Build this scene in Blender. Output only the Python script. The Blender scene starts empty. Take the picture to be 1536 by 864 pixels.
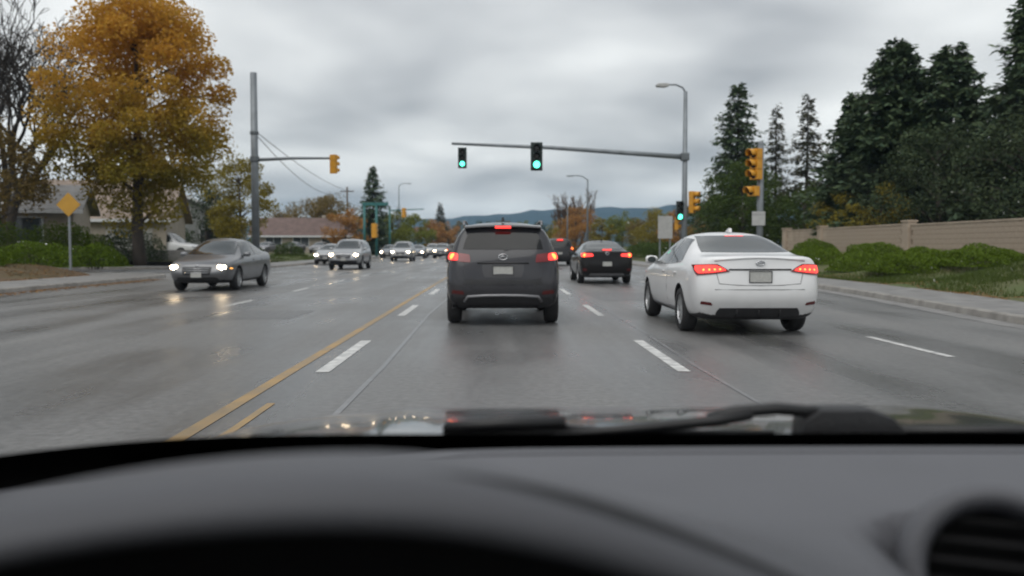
import bpy, bmesh, math, random, zlib
import numpy as np
from mathutils import Vector, Matrix
from mathutils.bvhtree import BVHTree

R = math.radians
random.seed(7)
rng = np.random.default_rng(7)
S = bpy.context.scene
C = S.collection

# ------------------------------------------------------------------ camera
cam = bpy.data.cameras.new('camera')
cam_o = bpy.data.objects.new('camera', cam)
C.objects.link(cam_o)
cam_o.location = (0, 0, 1.25)
cam_o.rotation_euler = (R(90 - 2.73), 0, R(-0.93))
cam.sensor_width = 36
cam.lens = 30.5
cam.clip_start = 0.02
cam.clip_end = 9000
cam.dof.use_dof = True
cam.dof.focus_distance = 4.2
cam.dof.aperture_fstop = 2.6
S.camera = cam_o

# ------------------------------------------------------------------ sky
W = bpy.data.worlds.new('World'); S.world = W; W.use_nodes = True
SUN_EL, SUN_AZ = 52, 205          # behind the camera, a little to the left
def build_world():
    nt = W.node_tree; nt.nodes.clear(); N = nt.nodes.new; L = nt.links.new
    out = N('ShaderNodeOutputWorld'); bg = N('ShaderNodeBackground')
    sky = N('ShaderNodeTexSky'); sky.sky_type = 'NISHITA'; sky.sun_disc = False
    sky.sun_elevation = R(SUN_EL); sky.sun_rotation = R(SUN_AZ)
    sky.air_density = 1.4; sky.dust_density = 3.0
    tc = N('ShaderNodeTexCoord'); sp = N('ShaderNodeSeparateXYZ'); L(tc.outputs['Generated'], sp.inputs[0])
    ab = N('ShaderNodeMath'); ab.operation = 'ABSOLUTE'; L(sp.outputs[2], ab.inputs[0])
    dn = N('ShaderNodeMath'); dn.operation = 'ADD'; dn.inputs[1].default_value = 0.22; L(ab.outputs[0], dn.inputs[0])
    dx = N('ShaderNodeMath'); dx.operation = 'DIVIDE'; L(sp.outputs[0], dx.inputs[0]); L(dn.outputs[0], dx.inputs[1])
    dy = N('ShaderNodeMath'); dy.operation = 'DIVIDE'; L(sp.outputs[1], dy.inputs[0]); L(dn.outputs[0], dy.inputs[1])
    cb = N('ShaderNodeCombineXYZ'); L(dx.outputs[0], cb.inputs[0]); L(dy.outputs[0], cb.inputs[1])
    n1 = N('ShaderNodeTexNoise'); n1.inputs['Scale'].default_value = 1.25; n1.inputs['Detail'].default_value = 3.5
    n1.inputs['Roughness'].default_value = 0.42; n1.inputs['Distortion'].default_value = 0.15
    L(cb.outputs[0], n1.inputs['Vector'])
    cr = N('ShaderNodeValToRGB'); e = cr.color_ramp.elements
    e[0].position = 0.36; e[0].color = (3.35, 3.4, 3.6, 1)
    e[1].position = 0.66; e[1].color = (8.4, 8.38, 8.32, 1)
    m = cr.color_ramp.elements.new(0.48); m.color = (5.35, 5.38, 5.5, 1)
    L(n1.outputs[0], cr.inputs[0])
    mx = N('ShaderNodeMix'); mx.data_type = 'RGBA'; mx.inputs[0].default_value = 0.93
    L(sky.outputs[0], mx.inputs[6]); L(cr.outputs[0], mx.inputs[7])
    L(mx.outputs[2], bg.inputs[0]); bg.inputs[1].default_value = 0.11
    L(bg.outputs[0], out.inputs[0])
build_world()

sun = bpy.data.lights.new('sun', 'SUN'); sun.energy = 1.5; sun.angle = R(60); sun.color = (1, 0.97, 0.94)
sun_o = bpy.data.objects.new('sun', sun); C.objects.link(sun_o)
# lamp points from the sun (azimuth clockwise from +Y) down to the scene
_a, _e = R(SUN_AZ), R(SUN_EL)
_d = Vector((math.sin(_a) * math.cos(_e), math.cos(_a) * math.cos(_e), math.sin(_e)))
sun_o.rotation_euler = _d.to_track_quat('Z', 'Y').to_euler()

S.view_settings.view_transform = 'Standard'; S.view_settings.look = 'None'
S.view_settings.gamma = 1; S.view_settings.exposure = 0.22; S.view_settings.use_curve_mapping = False
S.render.engine = 'CYCLES'
S.cycles.use_denoising = True
S.cycles.sample_clamp_indirect = 6
S.cycles.max_bounces = 7; S.cycles.transparent_max_bounces = 12
S.cycles.volume_bounces = 1
S.cycles.caustics_reflective = False; S.cycles.caustics_refractive = False

# ------------------------------------------------------------------ helpers: materials
MATS = {}
def mat(name, col=(0.5, 0.5, 0.5), rough=0.6, metal=0.0, var=0.12, scale=6.0, bump=0.0, bscale=40.0, spec=0.5,
        coat=0.0, emit=None, estr=0.0, col2=None, rvar=0.0, detail=4, stretch=None):
    if name in MATS: return MATS[name]
    m = bpy.data.materials.new(name); m.use_nodes = True; MATS[name] = m
    nt = m.node_tree; N = nt.nodes.new; L = nt.links.new
    b = nt.nodes['Principled BSDF']
    b.inputs['Roughness'].default_value = rough; b.inputs['Metallic'].default_value = metal
    b.inputs['Specular IOR Level'].default_value = spec; b.inputs['Coat Weight'].default_value = coat
    b.inputs['Coat Roughness'].default_value = 0.05
    tc = N('ShaderNodeTexCoord'); vec = tc.outputs['Object']
    if stretch:
        mp = N('ShaderNodeMapping'); mp.inputs['Scale'].default_value = stretch; L(vec, mp.inputs[0]); vec = mp.outputs[0]
    nz = N('ShaderNodeTexNoise'); nz.inputs['Scale'].default_value = scale; nz.inputs['Detail'].default_value = detail
    L(vec, nz.inputs['Vector'])
    cr = N('ShaderNodeValToRGB'); e = cr.color_ramp.elements
    e[0].position = 0.32; e[1].position = 0.66
    if col2 is None:
        e[0].color = tuple(c * (1 - var) for c in col) + (1,); e[1].color = tuple(c * (1 + var) for c in col) + (1,)
    else:
        e[0].color = tuple(col) + (1,); e[1].color = tuple(col2) + (1,)
    L(nz.outputs[0], cr.inputs[0]); L(cr.outputs[0], b.inputs['Base Color'])
    if rvar:
        mr = N('ShaderNodeMapRange'); mr.inputs[3].default_value = max(0.02, rough - rvar); mr.inputs[4].default_value = rough + rvar
        mr.inputs[1].default_value = 0.3; mr.inputs[2].default_value = 0.7
        L(nz.outputs[0], mr.inputs[0]); L(mr.outputs[0], b.inputs['Roughness'])
    if bump:
        nb = N('ShaderNodeTexNoise'); nb.inputs['Scale'].default_value = bscale; nb.inputs['Detail'].default_value = 3; L(vec, nb.inputs['Vector'])
        bp = N('ShaderNodeBump'); bp.inputs['Strength'].default_value = bump; bp.inputs['Distance'].default_value = 0.02
        L(nb.outputs[0], bp.inputs['Height']); L(bp.outputs[0], b.inputs['Normal'])
    if emit:
        b.inputs['Emission Color'].default_value = tuple(emit) + (1,); b.inputs['Emission Strength'].default_value = estr
    return m

def leaf_mat(name, cols, transl=0.35, zgrad=None, rough=0.55):
    """random colour per leaf from cols; zgrad = (z0, z1, cols_top): leaves higher in the tree have turned to other colours"""
    if name in MATS: return MATS[name]
    m = bpy.data.materials.new(name); m.use_nodes = True; MATS[name] = m
    nt = m.node_tree; nt.nodes.clear(); N = nt.nodes.new; L = nt.links.new
    out = N('ShaderNodeOutputMaterial'); geo = N('ShaderNodeNewGeometry')
    def ramp(cs):
        cr = N('ShaderNodeValToRGB'); e = cr.color_ramp.elements
        for i, c in enumerate(cs):
            p = i / max(1, len(cs) - 1)
            el = e[0] if i == 0 else (e[1] if i == len(cs) - 1 and len(cs) > 1 else e.new(p))
            el.position = p; el.color = tuple(c) + (1,)
        L(geo.outputs['Random Per Island'], cr.inputs[0]); return cr.outputs[0]
    col = ramp(cols)
    if zgrad:
        z0, z1, ct = zgrad
        tc = N('ShaderNodeTexCoord'); sp = N('ShaderNodeSeparateXYZ'); L(tc.outputs['Object'], sp.inputs[0])
        nz = N('ShaderNodeTexNoise'); nz.inputs['Scale'].default_value = 0.55; L(tc.outputs['Object'], nz.inputs['Vector'])
        mr = N('ShaderNodeMapRange'); mr.inputs[1].default_value = z0; mr.inputs[2].default_value = z1; L(sp.outputs[2], mr.inputs[0])
        ad = N('ShaderNodeMath'); ad.operation = 'ADD'; L(mr.outputs[0], ad.inputs[0])
        ms = N('ShaderNodeMath'); ms.operation = 'MULTIPLY_ADD'; ms.inputs[1].default_value = 1.6; ms.inputs[2].default_value = -0.8
        L(nz.outputs[0], ms.inputs[0]); L(ms.outputs[0], ad.inputs[1]); ad.use_clamp = True
        mx = N('ShaderNodeMix'); mx.data_type = 'RGBA'; L(ad.outputs[0], mx.inputs[0]); L(col, mx.inputs[6]); L(ramp(ct), mx.inputs[7]); col = mx.outputs[2]
    d = N('ShaderNodeBsdfPrincipled'); d.inputs['Roughness'].default_value = rough; d.inputs['Specular IOR Level'].default_value = 0.12
    L(col, d.inputs['Base Color'])
    t = N('ShaderNodeBsdfTranslucent'); L(col, t.inputs[0])
    mi = N('ShaderNodeMixShader'); mi.inputs[0].default_value = transl
    L(d.outputs[0], mi.inputs[1]); L(t.outputs[0], mi.inputs[2]); L(mi.outputs[0], out.inputs[0])
    return m

# ------------------------------------------------------------------ helpers: meshes
def link(name, me, m=None, parent=None, smooth=False):
    o = bpy.data.objects.new(name, me); C.objects.link(o)
    if m is not None:
        for mm in (m if isinstance(m, (list, tuple)) else [m]): me.materials.append(mm)
    if parent is not None: o.parent = parent
    if smooth: me.shade_smooth()
    return o
def pyd(name, v, f, m=None, parent=None, smooth=False):
    me = bpy.data.meshes.new(name); me.from_pydata([tuple(p) for p in v], [], [tuple(q) for q in f]); me.update()
    return link(name, me, m, parent, smooth)
def thing(name, label, cat, loc=(0, 0, 0), rz=0.0, group=None):
    o = bpy.data.objects.new(name, None); C.objects.link(o); o.location = loc; o.rotation_euler = (0, 0, rz)
    return tag(o, label, cat, group)
def tag(o, label=None, cat=None, group=None, kind=None):
    if label: o['label'] = label
    if cat: o['category'] = cat
    if group: o['group'] = group
    if kind: o['kind'] = kind
    return o
class MB:
    """collects shapes for ONE mesh object"""
    def __init__(s): s.v = []; s.f = []
    def add(s, v, f):
        n = len(s.v); s.v += [tuple(p) for p in v]; s.f += [tuple(i + n for i in q) for q in f]; return s
    def box(s, a, b):
        x0, y0, z0 = a; x1, y1, z1 = b
        return s.add([(x0, y0, z0), (x1, y0, z0), (x1, y1, z0), (x0, y1, z0), (x0, y0, z1), (x1, y0, z1), (x1, y1, z1), (x0, y1, z1)],
                     [(0, 3, 2, 1), (4, 5, 6, 7), (0, 1, 5, 4), (1, 2, 6, 5), (2, 3, 7, 6), (3, 0, 4, 7)])
    def tube(s, pts, rad, n=8, caps=True):
        pts = [Vector(p) for p in pts]; k = len(pts)
        if not isinstance(rad, (list, tuple)): rad = [rad] * k
        rings = []; up = None
        for i, p in enumerate(pts):
            t = (pts[min(i + 1, k - 1)] - pts[max(i - 1, 0)]).normalized()
            if up is None: up = Vector((0, 0, 1)) if abs(t.z) < 0.9 else Vector((0, 1, 0))
            a = t.cross(up).normalized(); b = a.cross(t); up = b
            rings.append([p + (a * math.cos(2 * math.pi * j / n) + b * math.sin(2 * math.pi * j / n)) * rad[i] for j in range(n)])
        v = [q for r in rings for q in r]; f = []
        for i in range(k - 1):
            for j in range(n):
                f.append((i * n + j, (i + 1) * n + j, (i + 1) * n + (j + 1) % n, i * n + (j + 1) % n))
        if caps: f.append(tuple(range(n))); f.append(tuple((k - 1) * n + j for j in reversed(range(n))))
        return s.add(v, f)
    def lathe(s, prof, n=24, axis='Z', c=(0, 0, 0)):
        v = []; f = []; k = len(prof)
        for (r, h) in prof:
            for j in range(n):
                a = 2 * math.pi * j / n; p, q = r * math.cos(a), r * math.sin(a)
                v.append({'Z': (p, q, h), 'X': (h, p, q), 'Y': (p, h, q)}[axis])
        v = [(x + c[0], y + c[1], z + c[2]) for x, y, z in v]
        for i in range(k - 1):
            for j in range(n): f.append((i * n + j, i * n + (j + 1) % n, (i + 1) * n + (j + 1) % n, (i + 1) * n + j))
        return s.add(v, f)
    def prism(s, poly, y0, y1, plane='XZ'):
        n = len(poly)
        pt = (lambda p, y: (p[0], y, p[1])) if plane == 'XZ' else ((lambda p, y: (y, p[0], p[1])) if plane == 'YZ' else (lambda p, y: (p[0], p[1], y)))
        v = [pt(p, y0) for p in poly] + [pt(p, y1) for p in poly]
        f = [tuple(range(n)), tuple(reversed(range(n, 2 * n)))] + [(i, i + n, (i + 1) % n + n, (i + 1) % n) for i in range(n)]
        return s.add(v, f)
    def build(s, name, m, parent=None, smooth=False, bevel=0.0, auto=None):
        o = pyd(name, s.v, s.f, m, parent, smooth)
        bm = bmesh.new(); bm.from_mesh(o.data); bmesh.ops.recalc_face_normals(bm, faces=bm.faces)
        if bevel:
            bmesh.ops.bevel(bm, geom=[e for e in bm.edges if e.is_manifold and e.calc_face_angle(0) > 0.6], offset=bevel, segments=2, affect='EDGES', profile=0.6)
        bm.to_mesh(o.data); bm.free()
        if auto: o.data.shade_smooth(); o.data.set_sharp_from_angle(angle=R(auto))
        return o
def copy_tree(o, parent=None):
    c = o.copy(); C.objects.link(c); c.parent = parent
    for ch in list(o.children): copy_tree(ch, c)
    return c
def quads_np(name, V, m, parent=None):
    """V: (N,4,3) array of quads -> one mesh object"""
    n = len(V); me = bpy.data.meshes.new(name)
    me.vertices.add(n * 4); me.vertices.foreach_set('co', V.reshape(-1).astype(np.float32))
    me.loops.add(n * 4); me.loops.foreach_set('vertex_index', np.arange(n * 4, dtype=np.int32))
    me.polygons.add(n); me.polygons.foreach_set('loop_start', np.arange(0, n * 4, 4, dtype=np.int32))
    me.update(calc_edges=True); me.validate()
    return link(name, me, m, parent)
def rand_unit(n):
    v = rng.normal(size=(n, 3)); return v / np.linalg.norm(v, axis=1, keepdims=True)
def leaf_quads(P, size, aspect=0.6, up=0.25, jitter=0.35):
    """diamond shaped leaves at P with random directions"""
    n = len(P); d = rand_unit(n); d[:, 2] *= 0.7; d /= np.linalg.norm(d, axis=1, keepdims=True)
    nr = rand_unit(n); nr[:, 2] += up
    a = np.cross(d, nr); a /= np.maximum(np.linalg.norm(a, axis=1, keepdims=True), 1e-6)
    s = size * (1 + jitter * rng.uniform(-1, 1, size=(n, 1)))
    return np.stack([P - d * s * .5, P + a * s * aspect * .5 + d * s * .05, P + d * s * .5, P - a * s * aspect * .5 + d * s * .05], axis=1)
# ================================================================== SETTING
def road_material():
    m = bpy.data.materials.new('wet_asphalt'); m.use_nodes = True
    nt = m.node_tree; N = nt.nodes.new; L = nt.links.new; b = nt.nodes['Principled BSDF']
    tc = N('ShaderNodeTexCoord')
    mp = N('ShaderNodeMapping'); mp.inputs['Scale'].default_value = (1.0, 0.10, 1.0); L(tc.outputs['Object'], mp.inputs[0])
    n1 = N('ShaderNodeTexNoise'); n1.inputs['Scale'].default_value = 1.3; n1.inputs['Detail'].default_value = 6; L(mp.outputs[0], n1.inputs['Vector'])
    n2 = N('ShaderNodeTexNoise'); n2.inputs['Scale'].default_value = 0.22; n2.inputs['Detail'].default_value = 5; L(tc.outputs['Object'], n2.inputs['Vector'])
    n3 = N('ShaderNodeTexNoise'); n3.inputs['Scale'].default_value = 90; n3.inputs['Detail'].default_value = 3; L(tc.outputs['Object'], n3.inputs['Vector'])
    ad = N('ShaderNodeMath'); ad.operation = 'ADD'; L(n1.outputs[0], ad.inputs[0]); L(n2.outputs[0], ad.inputs[1])
    cr = N('ShaderNodeValToRGB'); e = cr.color_ramp.elements
    e[0].position = 0.36; e[0].color = (0.092, 0.092, 0.093, 1); e[1].position = 0.66; e[1].color = (0.175, 0.173, 0.169, 1)
    hf = N('ShaderNodeMath'); hf.operation = 'MULTIPLY'; hf.inputs[1].default_value = 0.5; L(ad.outputs[0], hf.inputs[0]); L(hf.outputs[0], cr.inputs[0])
    # polished wheel paths, about 1.75 m apart along every lane
    sx = N('ShaderNodeSeparateXYZ'); L(tc.outputs['Object'], sx.inputs[0])
    wv = N('ShaderNodeMath'); wv.operation = 'MULTIPLY'; wv.inputs[1].default_value = 2 * math.pi / 1.80; L(sx.outputs[0], wv.inputs[0])
    cs = N('ShaderNodeMath'); cs.operation = 'COSINE'; L(wv.outputs[0], cs.inputs[0])
    wp_ = N('ShaderNodeMath'); wp_.operation = 'MULTIPLY_ADD'; wp_.inputs[1].default_value = -0.035; L(cs.outputs[0], wp_.inputs[0]); L(hf.outputs[0], wp_.inputs[2])
    hf = wp_
    n4 = N('ShaderNodeTexNoise'); n4.inputs['Scale'].default_value = 14; n4.inputs['Detail'].default_value = 6; L(tc.outputs['Object'], n4.inputs['Vector'])
    L(hf.outputs[0], cr.inputs[0])
    mg = N('ShaderNodeMix'); mg.data_type = 'RGBA'; mg.blend_type = 'OVERLAY'; mg.inputs[0].default_value = 0.5
    L(cr.outputs[0], mg.inputs[6]); L(n3.outputs[0], mg.inputs[7])
    mh = N('ShaderNodeMix'); mh.data_type = 'RGBA'; mh.blend_type = 'OVERLAY'; mh.inputs[0].default_value = 0.55
    L(mg.outputs[2], mh.inputs[6]); L(n4.outputs[0], mh.inputs[7]); L(mh.outputs[2], b.inputs['Base Color'])
    mr = N('ShaderNodeMapRange'); mr.inputs[1].default_value = 0.38; mr.inputs[2].default_value = 0.62; mr.inputs[3].default_value = 0.20; mr.inputs[4].default_value = 0.56
    L(hf.outputs[0], mr.inputs[0]); L(mr.outputs[0], b.inputs['Roughness'])
    b.inputs['Specular IOR Level'].default_value = 0.5
    bp = N('ShaderNodeBump'); bp.inputs['Strength'].default_value = 0.3; bp.inputs['Distance'].default_value = 0.01
    L(n3.outputs[0], bp.inputs['Height']); L(bp.outputs[0], b.inputs['Normal'])
    return m
M_ROAD = road_material()
M_CONC = mat('concrete', (0.20, 0.195, 0.19), 0.6, var=0.22, scale=2.2, bump=0.15, bscale=60, rvar=0.12)
M_KERB = mat('kerb_concrete', (0.25, 0.235, 0.215), 0.6, var=0.25, scale=3.0, bump=0.15, bscale=50)
M_SOIL = mat('verge_soil', (0.115, 0.064, 0.034), 0.9, col2=(0.085, 0.07, 0.03), scale=0.45, bump=0.6, bscale=9, detail=8)
M_BANK = mat('verge_grass', (0.070, 0.100, 0.024), 0.9, col2=(0.10, 0.085, 0.035), scale=0.35, bump=0.6, bscale=12, detail=8)
M_FIELD = mat('field_grass', (0.05, 0.075, 0.022), 0.9, var=0.35, scale=0.08, bump=0.3, bscale=6, detail=8)
M_WHITE = mat('road_paint_white', (0.34, 0.34, 0.335), 0.5, col2=(0.66, 0.66, 0.64), scale=7, rvar=0.1, detail=8)
M_YEL = mat('road_paint_yellow', (0.22, 0.16, 0.09), 0.5, col2=(0.37, 0.24, 0.10), scale=2.2, rvar=0.1, detail=8)
M_WORN = mat('road_paint_worn', (0.13, 0.13, 0.13), 0.45, col2=(0.25, 0.25, 0.245), scale=4, detail=8)

g = pyd('ground', [(-3000, -600, -0.08), (3000, -600, -0.08), (3000, 3600, -0.08), (-3000, 3600, -0.08)], [(0, 1, 2, 3)], M_FIELD); tag(g, kind='structure')

KR = [(-30, 8.3), (10, 8.3), (14, 8.4), (18, 8.85), (21, 9.2), (27, 9.6), (33, 9.75), (40, 9.5), (46, 9.25), (54, 9.05), (70, 9.0), (300, 9.0), (900, 9.0)]
def kr(y):
    for (a, xa), (b, xb) in zip(KR, KR[1:]):
        if y <= b: return xa + (xb - xa) * (y - a) / (b - a)
    return KR[-1][1]
KL = -13.2
ysr = [-30 + 4 * i for i in range(26)] + [80, 110, 150, 220, 300, 450, 700, 900]
v = []; f = []
for y in ysr: v += [(KL, y, 0), (-2, y, 0), (4, y, 0), (kr(y), y, 0)]
for i in range(len(ysr) - 1):
    for j in range(3): a = i * 4 + j; f.append((a, a + 1, a + 5, a + 4))
road = tag(pyd('road', v, f, M_ROAD), kind='structure')
# side street on the left, with its corner fillets
def arc(cx, cy, r, a0, a1, n=8): return [(cx + r * math.cos(R(a0 + (a1 - a0) * i / n)), cy + r * math.sin(R(a0 + (a1 - a0) * i / n))) for i in range(n + 1)]
cut_near = arc(KL - 4, 34, 4, 0, 90); cut_far = arc(KL - 4, 52, 4, 0, -90)
poly = [(KL + 0.002, 34)] + cut_near[1:] + [(-120, 38), (-120, 48)] + list(reversed(cut_far))
sd = MB(); sd.v = [(x, y, -0.004) for x, y in poly]; sd.f = [tuple(range(len(poly)))]
tag(sd.build('side_street', M_ROAD), kind='structure')

def sweep(path, prof, name, m, nrm=1, parent=None, smooth=False):
    """path of (x,y); prof of (offset to the side, z)"""
    v = []; f = []; k = len(prof)
    for i, (x, y) in enumerate(path):
        a = Vector(path[max(i - 1, 0)]); b = Vector(path[min(i + 1, len(path) - 1)]); t = (b - a).normalized(); n = Vector((t.y, -t.x)) * nrm
        v += [(x + n.x * o, y + n.y * o, z) for o, z in prof]
    for i in range(len(path) - 1):
        for j in range(k - 1): a = i * k + j; f.append((a, a + 1, a + k + 1, a + k))
    return pyd(name, v, f, m, parent, smooth)
path_r = [(kr(y), y) for y in ysr]
path_l1 = [(KL, y) for y in range(-30, 34, 4)] + cut_near + [(-120, 38)]
path_l2 = [(-120, 48)] + list(reversed(cut_far)) + [(KL, y) for y in (58, 70, 90, 130, 200, 300, 500, 900)]
kp = [(-0.002, -0.05), (0.03, 0.11), (0.05, 0.13), (0.17, 0.13), (0.17, 0.0)]
gp = [(-0.42, 0.005), (-0.006, 0.005)]
for nm, pth, sg in (('kerb_right', path_r, 1), ('kerb_left', path_l1, -1), ('kerb_left_far', path_l2, -1)):
    tag(sweep(pth, kp, nm, M_KERB, sg), kind='structure')
    tag(sweep(pth, gp, nm.replace('kerb', 'gutter'), M_CONC, sg), kind='structure')
# pavements: single slabs near by, one strip beyond
def slab_run(name, pth_fn, sg, y0, y1, w, far_path):
    base = sweep([pth_fn(y0 + 2 * i) for i in range(int((y1 - y0) / 2) + 1)], [(0.165, 0.095), (0.17 + w, 0.095)], name, M_CONC, sg)
    tag(base, kind='structure')
    y = y0; k = 0
    while y < y1 - 0.1:
        a, b = pth_fn(y + 0.008), pth_fn(y + 1.5 - 0.008); mb = MB(); z = 0.128 + 0.004 * math.sin(k * 2.7)
        o0, o1 = sg * 0.18, sg * (0.17 + w)
        q = [(a[0] + o0, a[1]), (a[0] + o1, a[1]), (b[0] + o1, b[1]), (b[0] + o0, b[1])]
        mb.prism(q, 0.06, z, 'XY').build('paving_slab', M_CONC, base, bevel=0.008); y += 1.5; k += 1
    for i, fp in enumerate(far_path):
        tag(sweep(fp, [(0.172, 0.126), (0.17 + w, 0.126)], name + '_far', M_CONC, sg), kind='structure')
slab_run('pavement_right', lambda y: (kr(y), y), 1, 7, 46, 1.75, [[(kr(y), y) for y in ysr if y >= 46]])
slab_run('pavement_left', lambda y: (KL, y), -1, 12, 33, 2.6, [path_l1[15:], path_l2, [(KL, -30), (KL, 12)]])

def terrain(name, xs, ys, hf, m):
    v = [(x, y, hf(x, y)) for y in ys for x in xs]; n = len(xs)
    f = [(j * n + i, j * n + i + 1, (j + 1) * n + i + 1, (j + 1) * n + i) for j in range(len(ys) - 1) for i in range(n - 1)]
    return tag(pyd(name, v, f, m, None, True), kind='structure')
def wob(x, y): return 0.05 * math.sin(x * 1.3 + y * 0.7) + 0.04 * math.sin(y * 1.9 - x * 0.6)
def smooth01(t): t = max(0, min(1, t)); return t * t * (3 - 2 * t)
def zl(x, y): d = -16.0 - x; return 0.11 + 0.45 * smooth01(d / 3.5) + (wob(x, y) if d > 0.4 else 0)
def zr(x, y): d = x - kr(y) - 1.85; return 0.11 + 0.90 * smooth01(d / 7.0) + (wob(x, y) if d > 0.3 else 0)
xl = [-120, -90, -70, -55, -45] + [-38 + 0.9 * i for i in range(25)] + [-16.05]
terrain('verge_left', xl, [-30 + 1.2 * i for i in range(55)] + [35.2], zl, M_SOIL)
terrain('verge_left_far', xl, [50.7, 52, 54, 57, 60, 65, 70, 80, 95, 110, 130, 160, 200, 280, 400, 900], lambda x, y: min(zl(x, y), 0.4), M_BANK)
xr = [0.0, 0.3, 0.6, 1.0, 1.5, 2.1, 2.8, 3.5, 4.2, 5, 6, 7, 8, 10, 14, 20, 30, 50, 90, 150]
yr_ = [-30 + 1.0 * i for i in range(100)] + [75, 85, 100, 130, 180, 300, 500, 900]
v = []; f = []; n = len(xr)
for y in yr_:
    for d in xr: x = kr(y) + 1.88 + d; v.append((x, y, zr(x, y)))
for j in range(len(yr_) - 1):
    for i in range(n - 1): f.append((j * n + i, j * n + i + 1, (j + 1) * n + i + 1, (j + 1) * n + i))
tag(pyd('verge_right', v, f, M_BANK, None, True), kind='structure')

# painted lines: each mark is a piece of the road
def mark(name, x0, x1, y0, y1, m, skew=0.0, z=0.004):
    return pyd(name, [(x0, y0, z), (x1, y0, z), (x1 + skew, y1, z), (x0 + skew, y1, z)], [(0, 1, 2, 3)], m, road)
P = 7.0
for i in range(14):
    y = 8.6 + P * i
    mark('lane_dash', -1.82, -1.68, y, y + 2.9, M_WHITE)
    mark('lane_dash', 1.80, 1.93, y, y + 2.9, M_WHITE)
for y in (9.7, 14.9, 22, 29, 36, 43, 50): mark('lane_dash', 5.08, 5.19, y, y + 2.2, M_WHITE)
for y in (18.3, 24.3, 30.3, 36.5, 43, 50, 57, 64, 72, 80): mark('lane_dash', -5.78, -5.66, y, y + 2.0, M_WHITE)
for y in (11.0, 21.2, 27.4, 33.6, 50, 56, 62, 70): mark('lane_dash', -9.6, -9.48, y, y + 1.6, M_WORN if y > 12 else M_WHITE)
mark('centre_line', -2.135, -2.02, 2, 47, M_YEL)
mark('lane_dash', -1.84, -1.775, 5.6, 6.9, M_YEL)
mark('lane_dash', -1.84, -1.75, -3, -0.1, M_YEL)
for (x, y, w_, l_) in ((-6.9, 29.5, 0.5, 1.2), (-4.3, 33.5, 0.7, 1.6), (-4.3, 27, 0.35, 0.8)): mark('worn_mark', x, x + w_, y, y + l_, M_WORN)
mb = MB(); p = [(-1.25, 3), (-1.22, 9), (-1.3, 16), (-1.2, 24), (-1.28, 40)]
for (x0, y0), (x1, y1) in zip(p, p[1:]): mb.add([(x0, y0, .0035), (x0 + .05, y0, .0035), (x1 + .05, y1, .0035), (x1, y1, .0035)], [(0, 1, 2, 3)])
mb.build('sealed_crack', mat('crack_sealer', (0.15, 0.15, 0.155), 0.3, var=0.2), road)
mb = MB(); p = [(2.1, 3), (2.05, 9), (2.12, 13), (2.08, 30)]
for (x0, y0), (x1, y1) in zip(p, p[1:]): mb.add([(x0, y0, .0035), (x0 + .04, y0, .0035), (x1 + .04, y1, .0035), (x1, y1, .0035)], [(0, 1, 2, 3)])
mb.build('sealed_crack', MATS['crack_sealer'], road)

M_PATCH = mat('asphalt_patch', (0.112, 0.112, 0.113), 0.42, var=0.25, scale=9, bump=0.25, bscale=80, rvar=0.12, detail=8)
for (x0, x1, y0, y1, sk) in ((2.4, 4.9, 20.0, 23.5, -.1), (5.6, 7.7, 7.4, 8.9, 0), (-5.0, -3.6, 15.0, 17.0, .05), (-.9, .9, 24.0, 30.0, .05)): mark('asphalt_patch', x0, x1, y0, y1, M_PATCH, sk, .0025)
for (x, y) in ():
    ml = MB().lathe([(.001, .003), (.30, .003), (.31, .0032), (.33, .0032)], 28); ml.build('manhole_cover', mat('cast_iron', (.045, .044, .043), .5, metal=.4, var=.3, scale=30, bump=.5, bscale=60), road).location = (x, y, 0.0012)
# wooded hills on the horizon
def hill(name, y, pts, col, col2, seed):
    r = random.Random(seed); xs = [p[0] for p in pts]; v = []; f = []; n = 160
    for i in range(n + 1):
        x = xs[0] + (xs[-1] - xs[0]) * i / n
        h = float(np.interp(x, xs, [p[1] for p in pts])) + r.uniform(-4, 4) + 5 * math.sin(x / 90)
        h = max(h, 2)
        v += [(x, y - 500, -3), (x, y - 330, h * 0.45 + r.uniform(-4, 4)), (x, y - 150, h * 0.8 + r.uniform(-4, 4)), (x, y, h), (x, y + 250, h * 0.5), (x, y + 420, -3)]
    for i in range(n):
        for j in range(5): a = i * 6 + j; f.append((a, a + 1, a + 7, a + 6))
    tag(pyd(name, v, f, mat('hill_forest_' + name, col, 1.0, col2=col2, scale=0.02, detail=8, spec=0.1), None, True), kind='structure')
hill('hills', 2400, [(-2500, 70), (-1500, 80), (-700, 75), (-250, 80), (0, 92), (150, 98), (300, 110), (480, 118), (700, 108), (1200, 130), (2500, 110)], (0.014, 0.032, 0.046), (0.022, 0.044, 0.06), 3)
hill('hills_near', 1700, [(-2400, 20), (-600, 28), (-150, 34), (40, 30), (300, 45), (700, 40), (1500, 55), (2400, 40)], (0.014, 0.03, 0.04), (0.022, 0.042, 0.052), 5)

# haze: the damp air over the whole place
hz = MB(); hz.box((-3050, -650, -5), (3050, 3650, 175))
hm = bpy.data.materials.new('damp_air'); hm.use_nodes = True
nt = hm.node_tree; nt.nodes.clear(); o_ = nt.nodes.new('ShaderNodeOutputMaterial'); pv = nt.nodes.new('ShaderNodeVolumePrincipled')
pv.inputs['Color'].default_value = (0.50, 0.76, 1.0, 1); pv.inputs['Density'].default_value = 0.00016; pv.inputs['Anisotropy'].default_value = 0.2
nt.links.new(pv.outputs[0], o_.inputs['Volume'])
tag(hz.build('haze', hm), 'thin damp grey haze over the street and far hills', 'haze', kind='stuff')
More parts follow.
